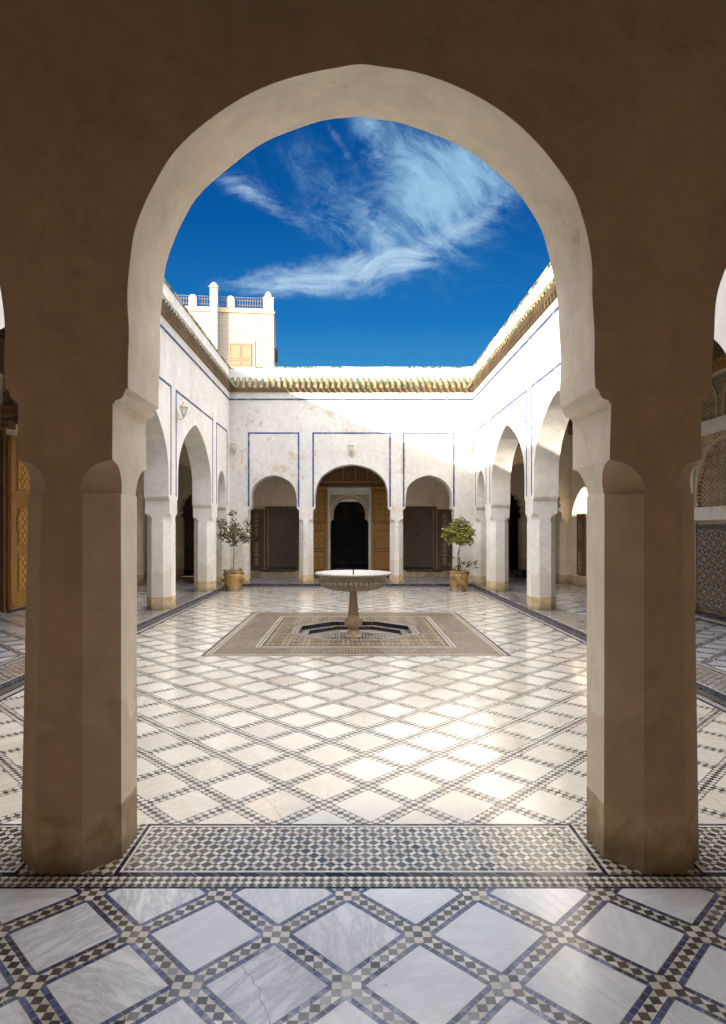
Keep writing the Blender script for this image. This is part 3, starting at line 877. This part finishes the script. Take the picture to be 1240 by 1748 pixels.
def frame(parent, a, b, top, z0, w=.07, y0=-.03, y1=.10, mat=BROWNWOOD):
    m = MB(); m.prism([(a-w, z0), (a, z0), (a, top), (b, top), (b, z0), (b+w, z0), (b+w, top+w), (a-w, top+w)], y0, y1, smooth_sides=False)
    return m.build('door_frame', mat, parent)
for a, b in ((DL0, DL1), (DR0, DR1)): frame(fw, a+.01, b-.01, DTOP-.01, .21)
# open leaves folded flat on the wall, painted panels
def leafdoor(parent, a, b, z0, z1, y, mat, panel_mat, panels, thick=.05, lab=None, rim=BROWNWOOD):
    m = MB(); m.box(a, b, y-thick, y, z0, z1); d = m.build('door', mat, parent, bevel=.006)
    for (p0, p1, q0, q1) in panels:
        c_, cz_ = (p0+p1)/2, (q0+q1)/2
        m = MB(); hx_, hz_ = (p1-p0)/2, (q1-q0)/2
        m.box(-hx_, hx_, -.012, 0, -hz_, hz_)
        pn = m.build('panel', panel_mat, d); pn.location = (c_, y-thick-.0005, cz_)
        m = MB(); w = .028
        for (u0, u1, v0, v1) in ((-hx_-w, hx_+w, hz_, hz_+w), (-hx_-w, hx_+w, -hz_-w, -hz_), (-hx_-w, -hx_, -hz_, hz_), (hx_, hx_+w, -hz_, hz_)):
            m.box(u0, u1, -.026, 0, v0, v1)
        fr_ = m.build('panel_frame', rim, d, bevel=.005); fr_.location = (c_, y-thick-.0005, cz_)
    if lab: d['label'] = lab
    return d
def twop(a, b, z0, z1): 
    h = z1-z0
    return [(a+.14, b-.14, z0+.12, z0+h*.46), (a+.14, b-.14, z0+h*.55, z1-.13)]
leafdoor(fw, -3.52, -3.01, .22, 2.32, -.04, BROWNWOOD, PAINTPANEL, twop(-3.52, -3.01, .22, 2.32))
leafdoor(fw, 2.96, 3.47, .22, 2.30, -.04, BROWNWOOD, PAINTPANEL, twop(2.96, 3.47, .22, 2.30))
# central door: white surround, carved horseshoe arch, golden leaves at both sides, carved frieze
m = MB(); s0, s1 = c0-.74, c0+.74
outl = [(s0, 0), (c0-.665, 0), (c0-.665, 1.88)]
hw_ = .55
for i in range(33):
    a = -R(14) + (PI+2*R(14))*i/32
    outl.append((c0-hw_*math.cos(a), 2.16+(.51 if a > 0 and a < PI else .51)*math.sin(a)))
outl += [(c0+.665, 1.88), (c0+.665, 0), (s1, 0), (s1, 3.06), (s0, 3.06)]
m.prism(outl, -.14, 0, smooth_sides=True); m.build('door_surround', WHITE, fw, sharp=28)
# carved archivolts and spandrels standing proud of the surround
def archband(parent, r0, r1, y0, y1, mat, name='archivolt', sx=1.0):
    m = MB(); pts = []; n = 40; e = R(20)
    for i in range(n+1):
        a = -e+(PI+2*e)*i/n; pts.append((c0-r1*math.cos(a), 2.16+r1*.95*math.sin(a)))
    for i in range(n, -1, -1):
        a = -e+(PI+2*e)*i/n; pts.append((c0-r0*math.cos(a), 2.16+r0*.95*math.sin(a)))
    m.prism(pts, y0, y1, smooth_sides=False); return m.build(name, mat, parent)
archband(fw, .553, .585, -.158, -.141, EARTH); archband(fw, .585, .62, -.150, -.141, STUCCO); archband(fw, .62, .655, -.165, -.141, EARTH)
for sg in (-1, 1):
    pts = [(c0+sg*.66, 2.20)]
    for i in range(9):
        a = R(4)+R(82)*i/8; pts.append((c0+sg*.68*math.cos(a), 2.17+.68*.95*math.sin(a)))
    pts += [(c0+sg*.665, 2.815)]
    m = MB(); m.prism(pts, -.150, -.141, smooth_sides=False); m.build('spandrel', STUCCO, fw)
for sg, a, b in ((-1, c0-.75-.78, c0-.75), (1, c0+.75, c0+.75+.78)):
    z1 = 3.02; gp = [(a+.12, b-.12, .25, .86), (a+.12, b-.12, .98, 1.56), (a+.10, b-.10, 1.86, 2.95)]
    d = leafdoor(fw, a, b, .05, 3.10, -.07, GOLDWOOD, GOLDCARVE_S, gp, .07, rim=BROWNWOOD)
    m = MB(); n = 24; pts = []
    cc = (a+b)/2
    for i in range(n+1):
        aa = -R(25)+(PI+R(50))*i/n; pts.append((cc-.31*math.cos(aa), 1.42+.29*math.sin(aa)))
    for i in range(n, -1, -1):
        aa = -R(25)+(PI+R(50))*i/n; pts.append((cc-.285*math.cos(aa), 1.42+.265*math.sin(aa)))
    m.prism(pts, -.185, -.1395, smooth_sides=False); m.build('arched_moulding', GOLDWOOD, d)
# frieze above: carved panels between posts
m = MB(); m.box(-1.75, 1.62, -.05, 0, 3.12, 4.7); m.build('frieze_board', BROWNWOOD, fw)
for k, xx in enumerate((-1.33, -.90, -.48, -.065, .35, .77, 1.19)):
    m = MB(); m.box(-.17, .17, -.02, 0, -.22, .24); pn = m.build('frieze_panel', WOODCARVE, fw); pn.location = (xx, -.0505, 3.36+.2)
m = MB()
for xx in (-1.11, -.69, -.28, .145, .56, .98): m.box(xx-.022, xx+.022, -.075, -.05, 3.3, 3.85)
m.box(-1.75, 1.62, -.09, -.05, 3.24, 3.30); m.box(-1.75, 1.62, -.09, -.05, 3.86, 3.93)
m.build('frieze_moulding', GOLDWOOD, fw)
# rooms beyond the doors
def room(parent, a, b, y0, y1, z0, h, mat=DIM, fm=DARKVOID):
    m = MB()
    yf = y0 if z0 > .1 else .001
    m.add([(a, yf, z0), (b, yf, z0), (b, y1, z0), (a, y1, z0)], [(0, 1, 2, 3)], 1)
    m.add([(a, y0, z0), (a, y1, z0), (a, y1, h), (a, y0, h)], [(0, 1, 2, 3)])
    m.add([(b, y0, z0), (b, y1, z0), (b, y1, h), (b, y0, h)], [(3, 2, 1, 0)])
    m.add([(a, y1, z0), (b, y1, z0), (b, y1, h), (a, y1, h)], [(0, 1, 2, 3)])
    m.add([(a, y0, h), (b, y0, h), (b, y1, h), (a, y1, h)], [(3, 2, 1, 0)])
    return m.build('inner_room', [mat, fm], parent)
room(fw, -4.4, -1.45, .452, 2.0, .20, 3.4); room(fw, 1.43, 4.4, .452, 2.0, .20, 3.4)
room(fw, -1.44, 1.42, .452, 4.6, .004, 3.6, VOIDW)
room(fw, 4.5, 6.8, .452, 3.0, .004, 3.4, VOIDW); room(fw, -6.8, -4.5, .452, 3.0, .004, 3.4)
m = MB(); m.box(-1.3, 1.3, 2.2, 4.5, .0045, .16); m.build('inner_step', BLUETILE, fw)
m = MB(); m.box(4.7, 6.6, -.7, -.35, .001, .12); m.box(4.7, 6.6, -.35, 0, .001, .26); m.build('step', BLUETILE, fw)

# near gallery back wall behind the viewer
nb = empty('gallery_wall', (0, YC, 0), PI, 'plain back wall of the near gallery behind the viewer', 'wall')
holes_wall(-XB, XB, HC, [rdoor(-5.0, -3.2, 3.2), rdoor(-.6, .6, 2.6), rdoor(3.2, 5.0, 3.2)], 0, .4, 'wall', INNER, nb)  # openings added to let sky light into the near gallery
# added light well behind the viewer: admits sky light, its wall blocks the sun
pt = empty('sun_block_wall', (0, YC-3.6, 0), 0, 'tall wall added unseen behind the viewer to block the sun', 'wall')
m = MB(); m.box(-XB, XB, -.3, 0, -.59, 5.85); m.box(-XB-.3, -XB, -.3, 3.19, -.59, 5.85); m.box(XB, XB+.3, -.3, 3.19, -.59, 5.85); m.build('wall', INNER, pt)
g = MB(); g.rect(-XB, XB, YC-3.6, YC-.0005, -.0, 0); tag(g.build('light_well_floor', MARBLEBAND), kind='structure')  # floor of the added light well

# left gallery: big golden door folded back on the wall
def sidewall(sg, label):
    return empty('gallery_wall', (XR if sg > 0 else -XB, 0, 0), R(90) if sg < 0 else R(-90), label, 'wall')
lw = sidewall(-1, 'back wall of the left gallery with a tall golden carved door')
# local x = world y for the left wall; front faces +x
holes_wall(YC, YB, HC, [rdoor(9.85, 12.25, 3.55)], 0, .45, 'wall', INNER, lw)
room(lw, 9.0, 13.4, .452, 3.2, .004, 4.2)
frame(lw, 9.86, 12.24, 3.54, .001, .09, -.04, .10, BROWNWOOD)
d = leafdoor(lw, 12.36, 13.62, .03, 3.47, -.05, GOLDWOOD, GOLDCARVE, [(12.62, 13.42, .42, 1.10), (12.62, 13.42, 1.32, 2.02), (12.58, 13.45, 2.42, 3.28)], .08, 'golden cedar door leaf carved with star rosettes', rim=GOLDWOOD)
m = MB()
m.box(12.38, 13.6, -.145, -.1305, 2.20, 2.32); m.box(12.38, 13.6, -.145, -.1305, 3.36, 3.45); m.box(12.38, 13.6, -.145, -.1305, .06, .22); m.build('carved_rail', GOLDCARVE_S, d)
m = MB(); n = 28; pts = []; cc = 13.02
for i in range(n+1):
    aa = -R(20)+(PI+R(40))*i/n; pts.append((cc-.49*math.cos(aa), 1.72+.42*math.sin(aa)))
for i in range(n, -1, -1):
    aa = -R(20)+(PI+R(40))*i/n; pts.append((cc-.455*math.cos(aa), 1.72+.385*math.sin(aa)))
m.prism(pts, -.16, -.1305, smooth_sides=False); m.build('arched_moulding', GOLDWOOD, d)
m = MB(); m.tube([(13.25+.05*math.cos(a), -.165, 1.22+.05*math.sin(a)) for a in [2*PI*k/16 for k in range(17)]], .010, 6)
m.tube([(13.25, -.13, 1.27), (13.25, -.175, 1.27)], .014, 6); m.build('knocker', BLACKMETAL, d)
# carved console above the door
m = MB()
for k, (r, z0, z1) in enumerate(((.10, 3.60, 3.72), (.16, 3.72, 3.84), (.24, 3.84, 3.92), (.30, 3.92, 4.02))):
    m.box(12.30-.1, 12.34+r*1.5, -r*1.5, 0, z0, z1)
for k in range(6):
    m.lathe([(.03, 3.66), (.045, 3.74), (.02, 3.80)], 8, cx=12.28+k*.07, cy=-.30)
m.build('wooden_console', WOODCARVE, lw)
m = MB(); m.box(12.30, 13.7, -.03, 0, 4.03, 4.62); m.build('stucco_panel', STUCCO_D, lw)
m = MB()
for xx in (12.62, 12.92, 13.22): m.box(xx, xx+.05, -.06, -.03, 3.6, 4.62)
m.build('stucco_pilaster', WHITE, lw)
m = MB(); m.box(YC, YB, -.05, 0, 4.64, HC); m.build('wooden_frieze', WOODCARVE, lw)

# right gallery: zellige dado, carved niche, painted shutter
rw = sidewall(1, 'back wall of the right gallery with mosaic dado and carved plaster niche')
# local x = -world y ; front faces -x (local -y)
def Y(a): return -a
holes_wall(Y(YB), Y(YC), HC, [rdoor(Y(14.2), Y(12.18), 2.9)], 0, .45, 'wall', INNER, rw)
room(rw, Y(14.8), Y(11.8), .452, 3.2, .004, 3.4)
frame(rw, Y(14.19), Y(12.19), 2.89, .001, .09, -.03, .10, BROWNWOOD)
m = MB(); m.box(Y(12.06), Y(11.78), -.12, 0, 0, 3.10); m.build('pilaster', WHITE, rw)
m = MB(); m.box(Y(11.775), Y(9.6), -.06, 0, .17, 1.62); m.build('mosaic_dado', ZELLIGE, rw)
m = MB(); m.box(Y(11.775), Y(9.6), -.064, 0, 1.625, 1.70)
for k in range(34): m.add([(Y(11.76)+k*.075, -.066, 1.70), (Y(11.76)+k*.075+.05, -.066, 1.70), (Y(11.76)+k*.075+.025, -.066, 1.755)], [(0, 1, 2)])
m.build('merlon_border', DARKVOID, rw)
m = MB(); m.box(Y(11.95), Y(9.6), -.34, 0, .001, .11); m.build('tiled_plinth', BLUETILE, rw)
m = MB(); m.box(Y(11.95), Y(9.6), -.343, -.3405, .04, .08); m.build('plinth_mosaic', GOLDCHECK, rw)
m = MB(); m.box(Y(11.775), Y(9.6), -.09, 0, 1.78, 2.02); m.box(Y(11.775), Y(9.6), -.08, 0, 3.32, 3.58); m.build('plaster_band', WHITE, rw)
m = MB(); m.box(Y(11.775), Y(9.6), -.03, 0, 2.02, 3.32); m.build('carved_niche', STUCCO_D, rw)
ac = Y(10.8)
m = MB(); pts = [(ac-1.0, 2.02), (ac-.86, 2.02)]
for i in range(31):
    a = PI*i/30; pts.append((ac-.86*math.cos(a), 2.20+.98*math.sin(a)))
pts += [(ac+.86, 2.02), (ac+1.0, 2.02), (ac+1.0, 3.32), (ac-1.0, 3.32)]
m.prism(pts, -.085, -.03, smooth_sides=True); m.build('niche_arch', STUCCO, rw, sharp=28)
m = MB(); pts = []
for i in range(31):
    a = PI*i/30; pts.append((ac-.92*math.cos(a), 2.20+1.03*math.sin(a)))
for i in range(30, -1, -1):
    a = PI*i/30; pts.append((ac-.875*math.cos(a), 2.20+.985*math.sin(a)))
m.prism(pts, -.11, -.0855, smooth_sides=False); m.build('niche_moulding', EARTH, rw)
m = MB(); m.box(Y(11.775), Y(9.6), -.03, 0, 3.58, 4.34); m.build('stucco_panel', STUCCO_D, rw)
for cc in (11.40, 10.65, 9.9):
    m = MB(); pts = []
    for i in range(21):
        a = PI*i/20; pts.append((Y(cc)-.30*math.cos(a), 3.85+.38*math.sin(a)))
    pts = [(Y(cc)-.30, 3.60)] + pts + [(Y(cc)+.30, 3.60), (Y(cc)+.26, 3.60)]
    for i in range(20, -1, -1):
        a = PI*i/20; pts.append((Y(cc)-.26*math.cos(a), 3.85+.34*math.sin(a)))
    pts += [(Y(cc)-.26, 3.60)]
    m.prism(pts, -.055, -.0305, smooth_sides=False); m.build('window_arch', EARTH, rw)
m = MB(); m.box(Y(YB), Y(YC), -.05, 0, 4.42, HC); m.build('wooden_frieze', WOODCARVE, rw)
m = MB(); m.box(Y(YB), Y(YC), -.07, -.0505, 4.42, 4.62); m.build('painted_border', GOLDCARVE_S, rw)
leafdoor(rw, Y(18.0), Y(17.42), .33, 2.06, -.01, BROWNWOOD, PAINTPANEL, [(Y(17.88), Y(17.54), .42, .98), (Y(17.88), Y(17.54), 1.30, 1.86)], .05, 'brown painted shutter')

# ceilings: cedar boards and beams over the galleries, flat roof above
def ceiling(x0, x1, y0, y1, along, label):
    t = empty('gallery_roof', ((x0+x1)/2, (y0+y1)/2, HC), 0, label, 'roof')
    hx_, hy_ = (x1-x0)/2, (y1-y0)/2
    m = MB(); m.box(-hx_, hx_, -hy_, hy_, .16, .20); m.build('ceiling_board', BROWNWOOD, t)
    m = MB()
    if along == 'x':
        k = -hy_+.15
        while k < hy_-.1: m.box(-hx_, hx_, k-.05, k+.05, .0, .1595); k += .32
    else:
        k = -hx_+.15
        while k < hx_-.1: m.box(k-.05, k+.05, -hy_, hy_, .0, .1595); k += .32
    m.build('beam', BROWNWOOD, t)
    m = MB(); m.box(-hx_, hx_, -hy_, hy_, .21, .50); m.build('roof_slab', EARTH, t)
e_ = .004
ceiling(-XB, XB, YC, YN-T-e_, 'y', 'cedar beamed roof over the near gallery')
ceiling(-XB, XB, YF+T+e_, YB, 'y', 'cedar beamed roof over the far gallery')
ceiling(-XB, -XW-T-e_, YN-T, YF+T, 'x', 'cedar beamed roof over the left gallery')
ceiling(XW+T+e_, XR, YN-T, YF+T, 'x', 'cedar beamed roof over the right gallery')

# ------------------------------------------------------------------ fountain
FX, FY = .035, 10.74
ft = empty('fountain', (FX, FY, CZ-.13), 0, 'pale marble fountain with fluted basin on a tall stem in the pool', 'fountain')
# local z=0 at the pool floor; gallery floor level is .23 above
zb = -CZ+.13
m = MB()
m.lathe([(.145, 0), (.15, .02), (.145, .035), (.115, .05), (.085, .10), (.075, .145), (.085, .15), (.085, .17)], 32)
m.build('foot', STEM, ft)
m = MB(); NG = 18
m.lathe([(.085, .17), (.12, .185), (.148, .22), (.158, .26), (.155, .30), (.135, .325), (.138, .335), (.115, .345), (.100, .37), (.094, .40), (.098, .405), (.098, .42)], 108,
        mod=lambda k, a: (-.012*(1-abs(math.sin(a*NG/2))) if 1 <= k <= 4 else 0))
m.build('bulb', STEM, ft, sharp=60)
m = MB(); m.lathe([(.092, .42), (.062, .80)], 8, smooth=False, phase=PI/8); m.build('stem', STEM, ft)
m = MB(); NG2 = 40
prof = [(.062, .795), (.22, .80), (.34, .815), (.45, .84), (.53, .875), (.578, .92), (.59, .955), (.575, .975), (.565, .98), (.55, .985), (.55, .99), (.555, 1.04), (.565, 1.05), (.58, 1.055)]
m.lathe(prof, 440, mod=lambda k, a: (-.034*(1-abs(math.sin(a*NG2/2))**.7) if 2 <= k <= 7 else 0), cap=False)
m.build('basin', BASIN_L, ft, sharp=75)
m = MB(); NR = 44
prof = [(.58, 1.055), (.63, 1.066), (.655, 1.085), (.655, 1.098), (.64, 1.112), (.61, 1.116), (.58, 1.108), (.54, 1.085), (.42, 1.05), (.25, 1.03), (.02, 1.025)]
m.lathe(prof, 448, mod=lambda k, a: (-.018*(1-abs(math.sin(a*NR/2))**.35) if 1 <= k <= 4 else 0), cap=False)
m.build('rim', BASIN, ft, sharp=75)
m = MB(); m.lathe([(.012, 1.02), (.011, 1.15), (.006, 1.155)], 12); m.build('water_jet_pipe', BLACKMETAL, ft)

# ------------------------------------------------------------------ potted trees
def leafmesh(m, p, d, size, rnd):
    d = d.normalized(); up = Vector((rnd.uniform(-1, 1), rnd.uniform(-1, 1), rnd.uniform(-.3, 1))); s = d.cross(up).normalized()
    n = s.cross(d).normalized(); w = size*.27
    tip = p + d*size - n*size*.16; mid = p + d*size*.45
    m.add([p, mid+s*w+n*w*.25, tip, mid-s*w+n*w*.25, mid], [(0, 1, 4), (4, 1, 2), (0, 4, 3), (4, 2, 3)], 0)
def potted(name, loc, label, crown, leafmat, seed, hgt, trunk_pts, lower, lsize=.07, dens=1.0):
    rnd = random.Random(seed)
    t = empty(name, loc, 0, label, 'potted tree')
    m = MB(); m.lathe([(.19, 0), (.20, .015), (.205, .04), (.235, .10), (.248, .22), (.245, .40), (.238, .44), (.24, .50), (.262, .515), (.268, .54), (.262, .565), (.24, .57), (.225, .55), (.222, .50)], 40, cap=False)
    m.add([(.19*math.cos(2*PI*i/20), .19*math.sin(2*PI*i/20), .002) for i in range(20)], [list(reversed(range(20)))])
    p_ = m.build('pot', POT, t); p_.rotation_euler.z = seed
    m = MB(); m.lathe([(.228, .515), (.1, .53), (.01, .535)], 24, cap=False); m.build('soil', SOIL, t)
    m = MB(); tips = []
    for tp in trunk_pts:
        n = len(tp); m.tube(tp, [.017-(.009*i/(n-1)) for i in range(n)], 7)
    leaves = MB()
    top = Vector(trunk_pts[0][-1])
    for (c, r) in crown:
        c = Vector(c); b = top.lerp(c, .5)+Vector((rnd.uniform(-.03, .03), rnd.uniform(-.03, .03), -.03))
        m.tube([top-Vector((0, 0, .06)), b, c], [.008, .006, .004], 5)
        for k in range(int(20*dens*r/.12)):
            v = Vector((rnd.gauss(0, 1), rnd.gauss(0, 1), rnd.gauss(0, .75))).normalized()*r*rnd.uniform(.35, 1.1)
            q = c+v; m.tube([c.lerp(q, .1), q], [.003, .0015], 3)
            for j in range(5):
                dd = v.normalized() + Vector((rnd.uniform(-1, 1), rnd.uniform(-1, 1), rnd.uniform(-.9, .6)))
                leafmesh(leaves, q+Vector((rnd.uniform(-.03, .03), rnd.uniform(-.03, .03), rnd.uniform(-.03, .03))), dd, lsize*rnd.uniform(.6, 1.25), rnd)
    m.build('trunk', BARK, t)
    leaves.build('crown', leafmat, t)
    m = MB()
    for (c, r, n_) in lower:
        c = Vector(c)
        for k in range(n_):
            v = Vector((rnd.gauss(0, 1), rnd.gauss(0, 1), rnd.gauss(0, 1))).normalized()*r*rnd.uniform(.2, 1)
            leafmesh(m, c+v, v+Vector((rnd.uniform(-1, 1), rnd.uniform(-1, 1), rnd.uniform(-.8, .8))), lsize*rnd.uniform(.5, 1.0), rnd)
        m.tube([(c.x*.5, c.y*.5, .53), tuple((c+Vector((c.x*.5, c.y*.5, .56)))/2+Vector((0, 0, .03))), tuple(c)], .004, 4)
    m.build('low_foliage', LEAF_D, t)
    return t
def rc(seed, n, cx, cz, rx, rz, r0, r1):
    rn = random.Random(seed); out = []
    for _ in range(n):
        a = rn.uniform(0, 2*PI); q = math.sqrt(rn.random())
        out.append(((cx+rx*q*math.cos(a), rn.uniform(-.28, .28), cz+rz*q*math.sin(a)), rn.uniform(r0, r1)))
    return out
crownL = rc(3, 15, .02, 1.68, .42, .30, .09, .15) + [((-.02, 0, 2.20), .07), ((-.08, .0, 2.10), .06), ((-.40, 0, 1.95), .11), ((-.30, 0, 1.85), .12), ((.38, 0, 1.85), .10), ((.46, 0, 1.72), .06), ((-.36, .1, 1.55), .10), ((.33, 0, 1.45), .09), ((.02, 0, 1.25), .06)]
potted('potted_tree', (-3.30, 17.65, CZ), 'potted tree with sparse russet foliage and ivy on its pot, left in courtyard', crownL, LEAF_D, 11, 2.3,
       [[(0, 0, .52), (.0, .0, .8), (.02, 0, 1.0), (.01, 0, 1.2), (.045, 0, 1.38)]],
       [((-.24, -.05, .45), .07, 40), ((-.27, -.02, .30), .06, 34), ((-.22, -.10, .55), .07, 34), ((.26, -.05, .48), .05, 26), ((.27, 0, .30), .04, 14), ((0, -.2, .28), .06, 20), ((-.05, -.1, .58), .09, 40), ((.2, 0, .60), .05, 20), ((-.25, 0, .16), .05, 18)], .066, .62)
crownR = rc(5, 17, .0, 1.62, .38, .20, .09, .15) + [((-.30, -.1, 1.66), .13), ((-.34, -.05, 1.50), .11), ((-.2, -.15, 1.75), .11), ((.05, 0, 1.98), .09), ((-.05, 0, 1.93), .07), ((.26, 0, 1.85), .09), ((.33, 0, 1.68), .09), ((.30, 0, 1.40), .10), ((.15, 0, 1.38), .10), ((-.32, -.1, 1.38), .06)]
potted('potted_tree', (3.0, 17.55, CZ), 'potted tree with bright green crown in an ochre pot, right of the courtyard', crownR, LEAF_L, 12, 2.1,
       [[(-.02, 0, .52), (-.03, 0, .8), (-.03, 0, 1.05), (.02, 0, 1.22), (.04, 0, 1.35)], [(.02, .02, .52), (.02, .01, .85), (.0, 0, 1.05), (.02, 0, 1.22)]],
       [((0, 0, .70), .06, 26), ((.12, 0, .78), .08, 30), ((.26, 0, .72), .07, 24), ((.30, .02, .80), .05, 14), ((.44, 0, .78), .06, 22), ((.48, 0, .66), .03, 8), ((-.24, 0, .74), .04, 12), ((0, -.05, .58), .14, 60), ((.24, -.05, .50), .05, 16), ((-.14, 0, .94), .05, 8), ((-.15, 0, .62), .05, 14), ((0, 0, .90), .05, 14)], .078, 1.1)

# ------------------------------------------------------------------ wall lanterns
def sconce():
    t = empty('wall_lantern', (0, 0, 0), 0, 'x', 'wall lamp', 'lanterns on the courtyard walls')
    m = MB(); m.box(-.035, .035, -.018, 0, -.16, .06)
    m.tube([(0, -.015, -.10), (0, -.07, -.13), (0, -.13, -.10), (0, -.15, -.05)], .011, 8)
    m.tube([(0, -.015, .0), (0, -.05, -.03), (0, -.08, -.09)], .008, 6)
    m.build('bracket', LAMPMETAL, t, bevel=.004)
    m = MB(); m.lathe([(.030, -.05), (.034, -.035), (.045, -.03)], 6, cx=0, cy=-.15)
    for k in range(6):
        a = k*PI/3; m.tube([(.045*math.cos(a), -.15+.045*math.sin(a), -.03), (.078*math.cos(a), -.15+.078*math.sin(a), .11)], .0055, 4)
    m.lathe([(.078, .105), (.095, .115), (.085, .125), (.05, .16), (.022, .18), (.014, .195), (.018, .205), (.004, .23)], 6, cx=0, cy=-.15, smooth=False)
    m.lathe([(.012, -.09), (.02, -.07), (.03, -.05)], 6, cx=0, cy=-.15)
    m.build('lantern_frame', LAMPMETAL, t)
    m = MB(); m.lathe([(.042, -.029), (.074, .104)], 6, cx=0, cy=-.15, smooth=False); m.build('glass', GLASS, t)
    return t
def copy_tree(o, parent=None):
    c = o.copy(); COL.objects.link(c); c.parent = parent
    for ch in list(o.children): copy_tree(ch, c)
    return c
sc0 = sconce()
spots = [((-.01, YF, 3.98), 0, 'lantern on the far wall above its central arch'),
         ((-3.47, YF, 4.02), 0, 'lantern on the far wall close to its left corner'),
         ((-XW, 13.02, 4.02), R(90), 'lantern on the left wall between the two larger arches'),
         ((XW, 13.0, 4.02), R(-90), 'lantern in full sun on the right wall between the two larger arches'),
         ((3.50, YF, 4.02), 0, 'lantern in full sun on the far wall close to its right corner')]
for i, (l, rz, lab) in enumerate(spots):
    o = sc0 if i == 0 else copy_tree(sc0)
    o.location = l; o.rotation_euler = (0, 0, rz); o['label'] = lab
    o.scale = (1.05, 1.05, 1.05)

# ------------------------------------------------------------------ rooftop building beyond the court
TW = empty('rooftop_building', (-3.70, 30, 0), R(6.3), 'white limewashed brick building with railed roof terrace behind the left wall', 'building')
# local x runs left from the right-hand corner (x=0), front at y=0
m = MB(); m.prism([(-9, -.59), (.10, -.59), (0, 10.6), (0, 11.90), (-9, 11.90)], 0, 6, smooth_sides=False); m.build('wall', BRICK, TW)
m = MB(); m.box(-9.05, .05, -.05, 6.05, 11.90, 12.00); m.box(-9.0, 0, 0, .28, 12.0, 12.12); m.build('roof_coping', EARTH, TW)
m = MB(); m.box(-2.94, -2.60, -.40, 0, -.59, 12.9); m.box(-2.98, -2.56, -.44, .02, 12.9, 12.97)
m.lathe([(.20, 12.97), (.19, 13.05), (.13, 13.14), (.04, 13.2)], 16, cx=-2.77, cy=-.2); m.build('buttress', TWHITE, TW)
def post(x, w, z1, dome):
    m = MB(); pts = [(x-w, 12.12), (x+w, 12.12), (x+w, z1)]
    for i in range(1, 12):
        a = PI*i/12; pts.append((x+w*math.cos(a), z1+w*.9*math.sin(a)))
    pts.append((x-w, z1))
    if dome:
        m.box(x-w, x+w, -.02, w*2-.02, 12.12, z1); m.box(x-w-.03, x+w+.03, -.05, w*2+.01, z1, z1+.05)
        m.lathe([(w*.82, z1+.05), (w*.80, z1+.14), (w*.62, z1+.28), (w*.3, z1+.38), (.02, z1+.41)], 20, cx=x, cy=w-.02)
    else: m.prism(pts, -.02, .26)
    m.build('parapet_post', TWHITE, TW)
post(-.25, .24, 12.62, True); post(-2.02, .18, 12.52, False); post(-3.78, .18, 12.52, False); post(-6.2, .18, 12.52, False)
def railing(a, b):
    m = MB(); z0, z1 = 12.16, 12.66
    for z in (z0, z0+.13, z1-.13, z1): m.tube([(a, .12, z), (b, .12, z)], .015, 6)
    n = max(2, int((b-a)/.115))
    for k in range(n+1):
        x = a+(b-a)*k/n; m.tube([(x, .12, z0), (x, .12, z1)], .010, 5)
        m.tube([(x, .12, z0+.13), (x, .12, z0+.25)], .02, 5); m.tube([(x, .12, z1-.22), (x, .12, z1-.13)], .02, 5)
    m.build('railing', RAILMETAL, TW)
railing(-1.84, -.49); railing(-2.58, -2.2); railing(-3.60, -2.98); railing(-6.0, -3.96)
m = MB(); m.box(-2.10, -1.02, -.03, 0, 9.35, 10.47); sh = m.build('shutter', PALEWOOD, TW, bevel=.01)
m = MB()
for x0, x1 in ((-2.06, -1.58), (-1.54, -1.06)):
    for z0, z1 in ((9.42, 9.66), (9.72, 10.42)):
        for (u0, u1, v0, v1) in ((x0, x1, z0, z0+.04), (x0, x1, z1-.04, z1), (x0, x0+.04, z0+.04, z1-.04), (x1-.04, x1, z0+.04, z1-.04)): m.box(u0, u1, -.05, -.0305, v0, v1)
m.build('shutter_frame', PALEWOOD, sh)
m = MB(); m.tube([(-.90, -.03, 9.35), (-.90, -.03, 10.58)], .022, 6); m.build('drain_pipe', EARTH, TW)
m = MB(); m.box(.05, .20, .5, .8, 9.75, 10.35); m.tube([(.0, .65, 10.4), (.25, .65, 10.5)], .02, 6); m.build('outdoor_lamp', BLACKMETAL, TW)
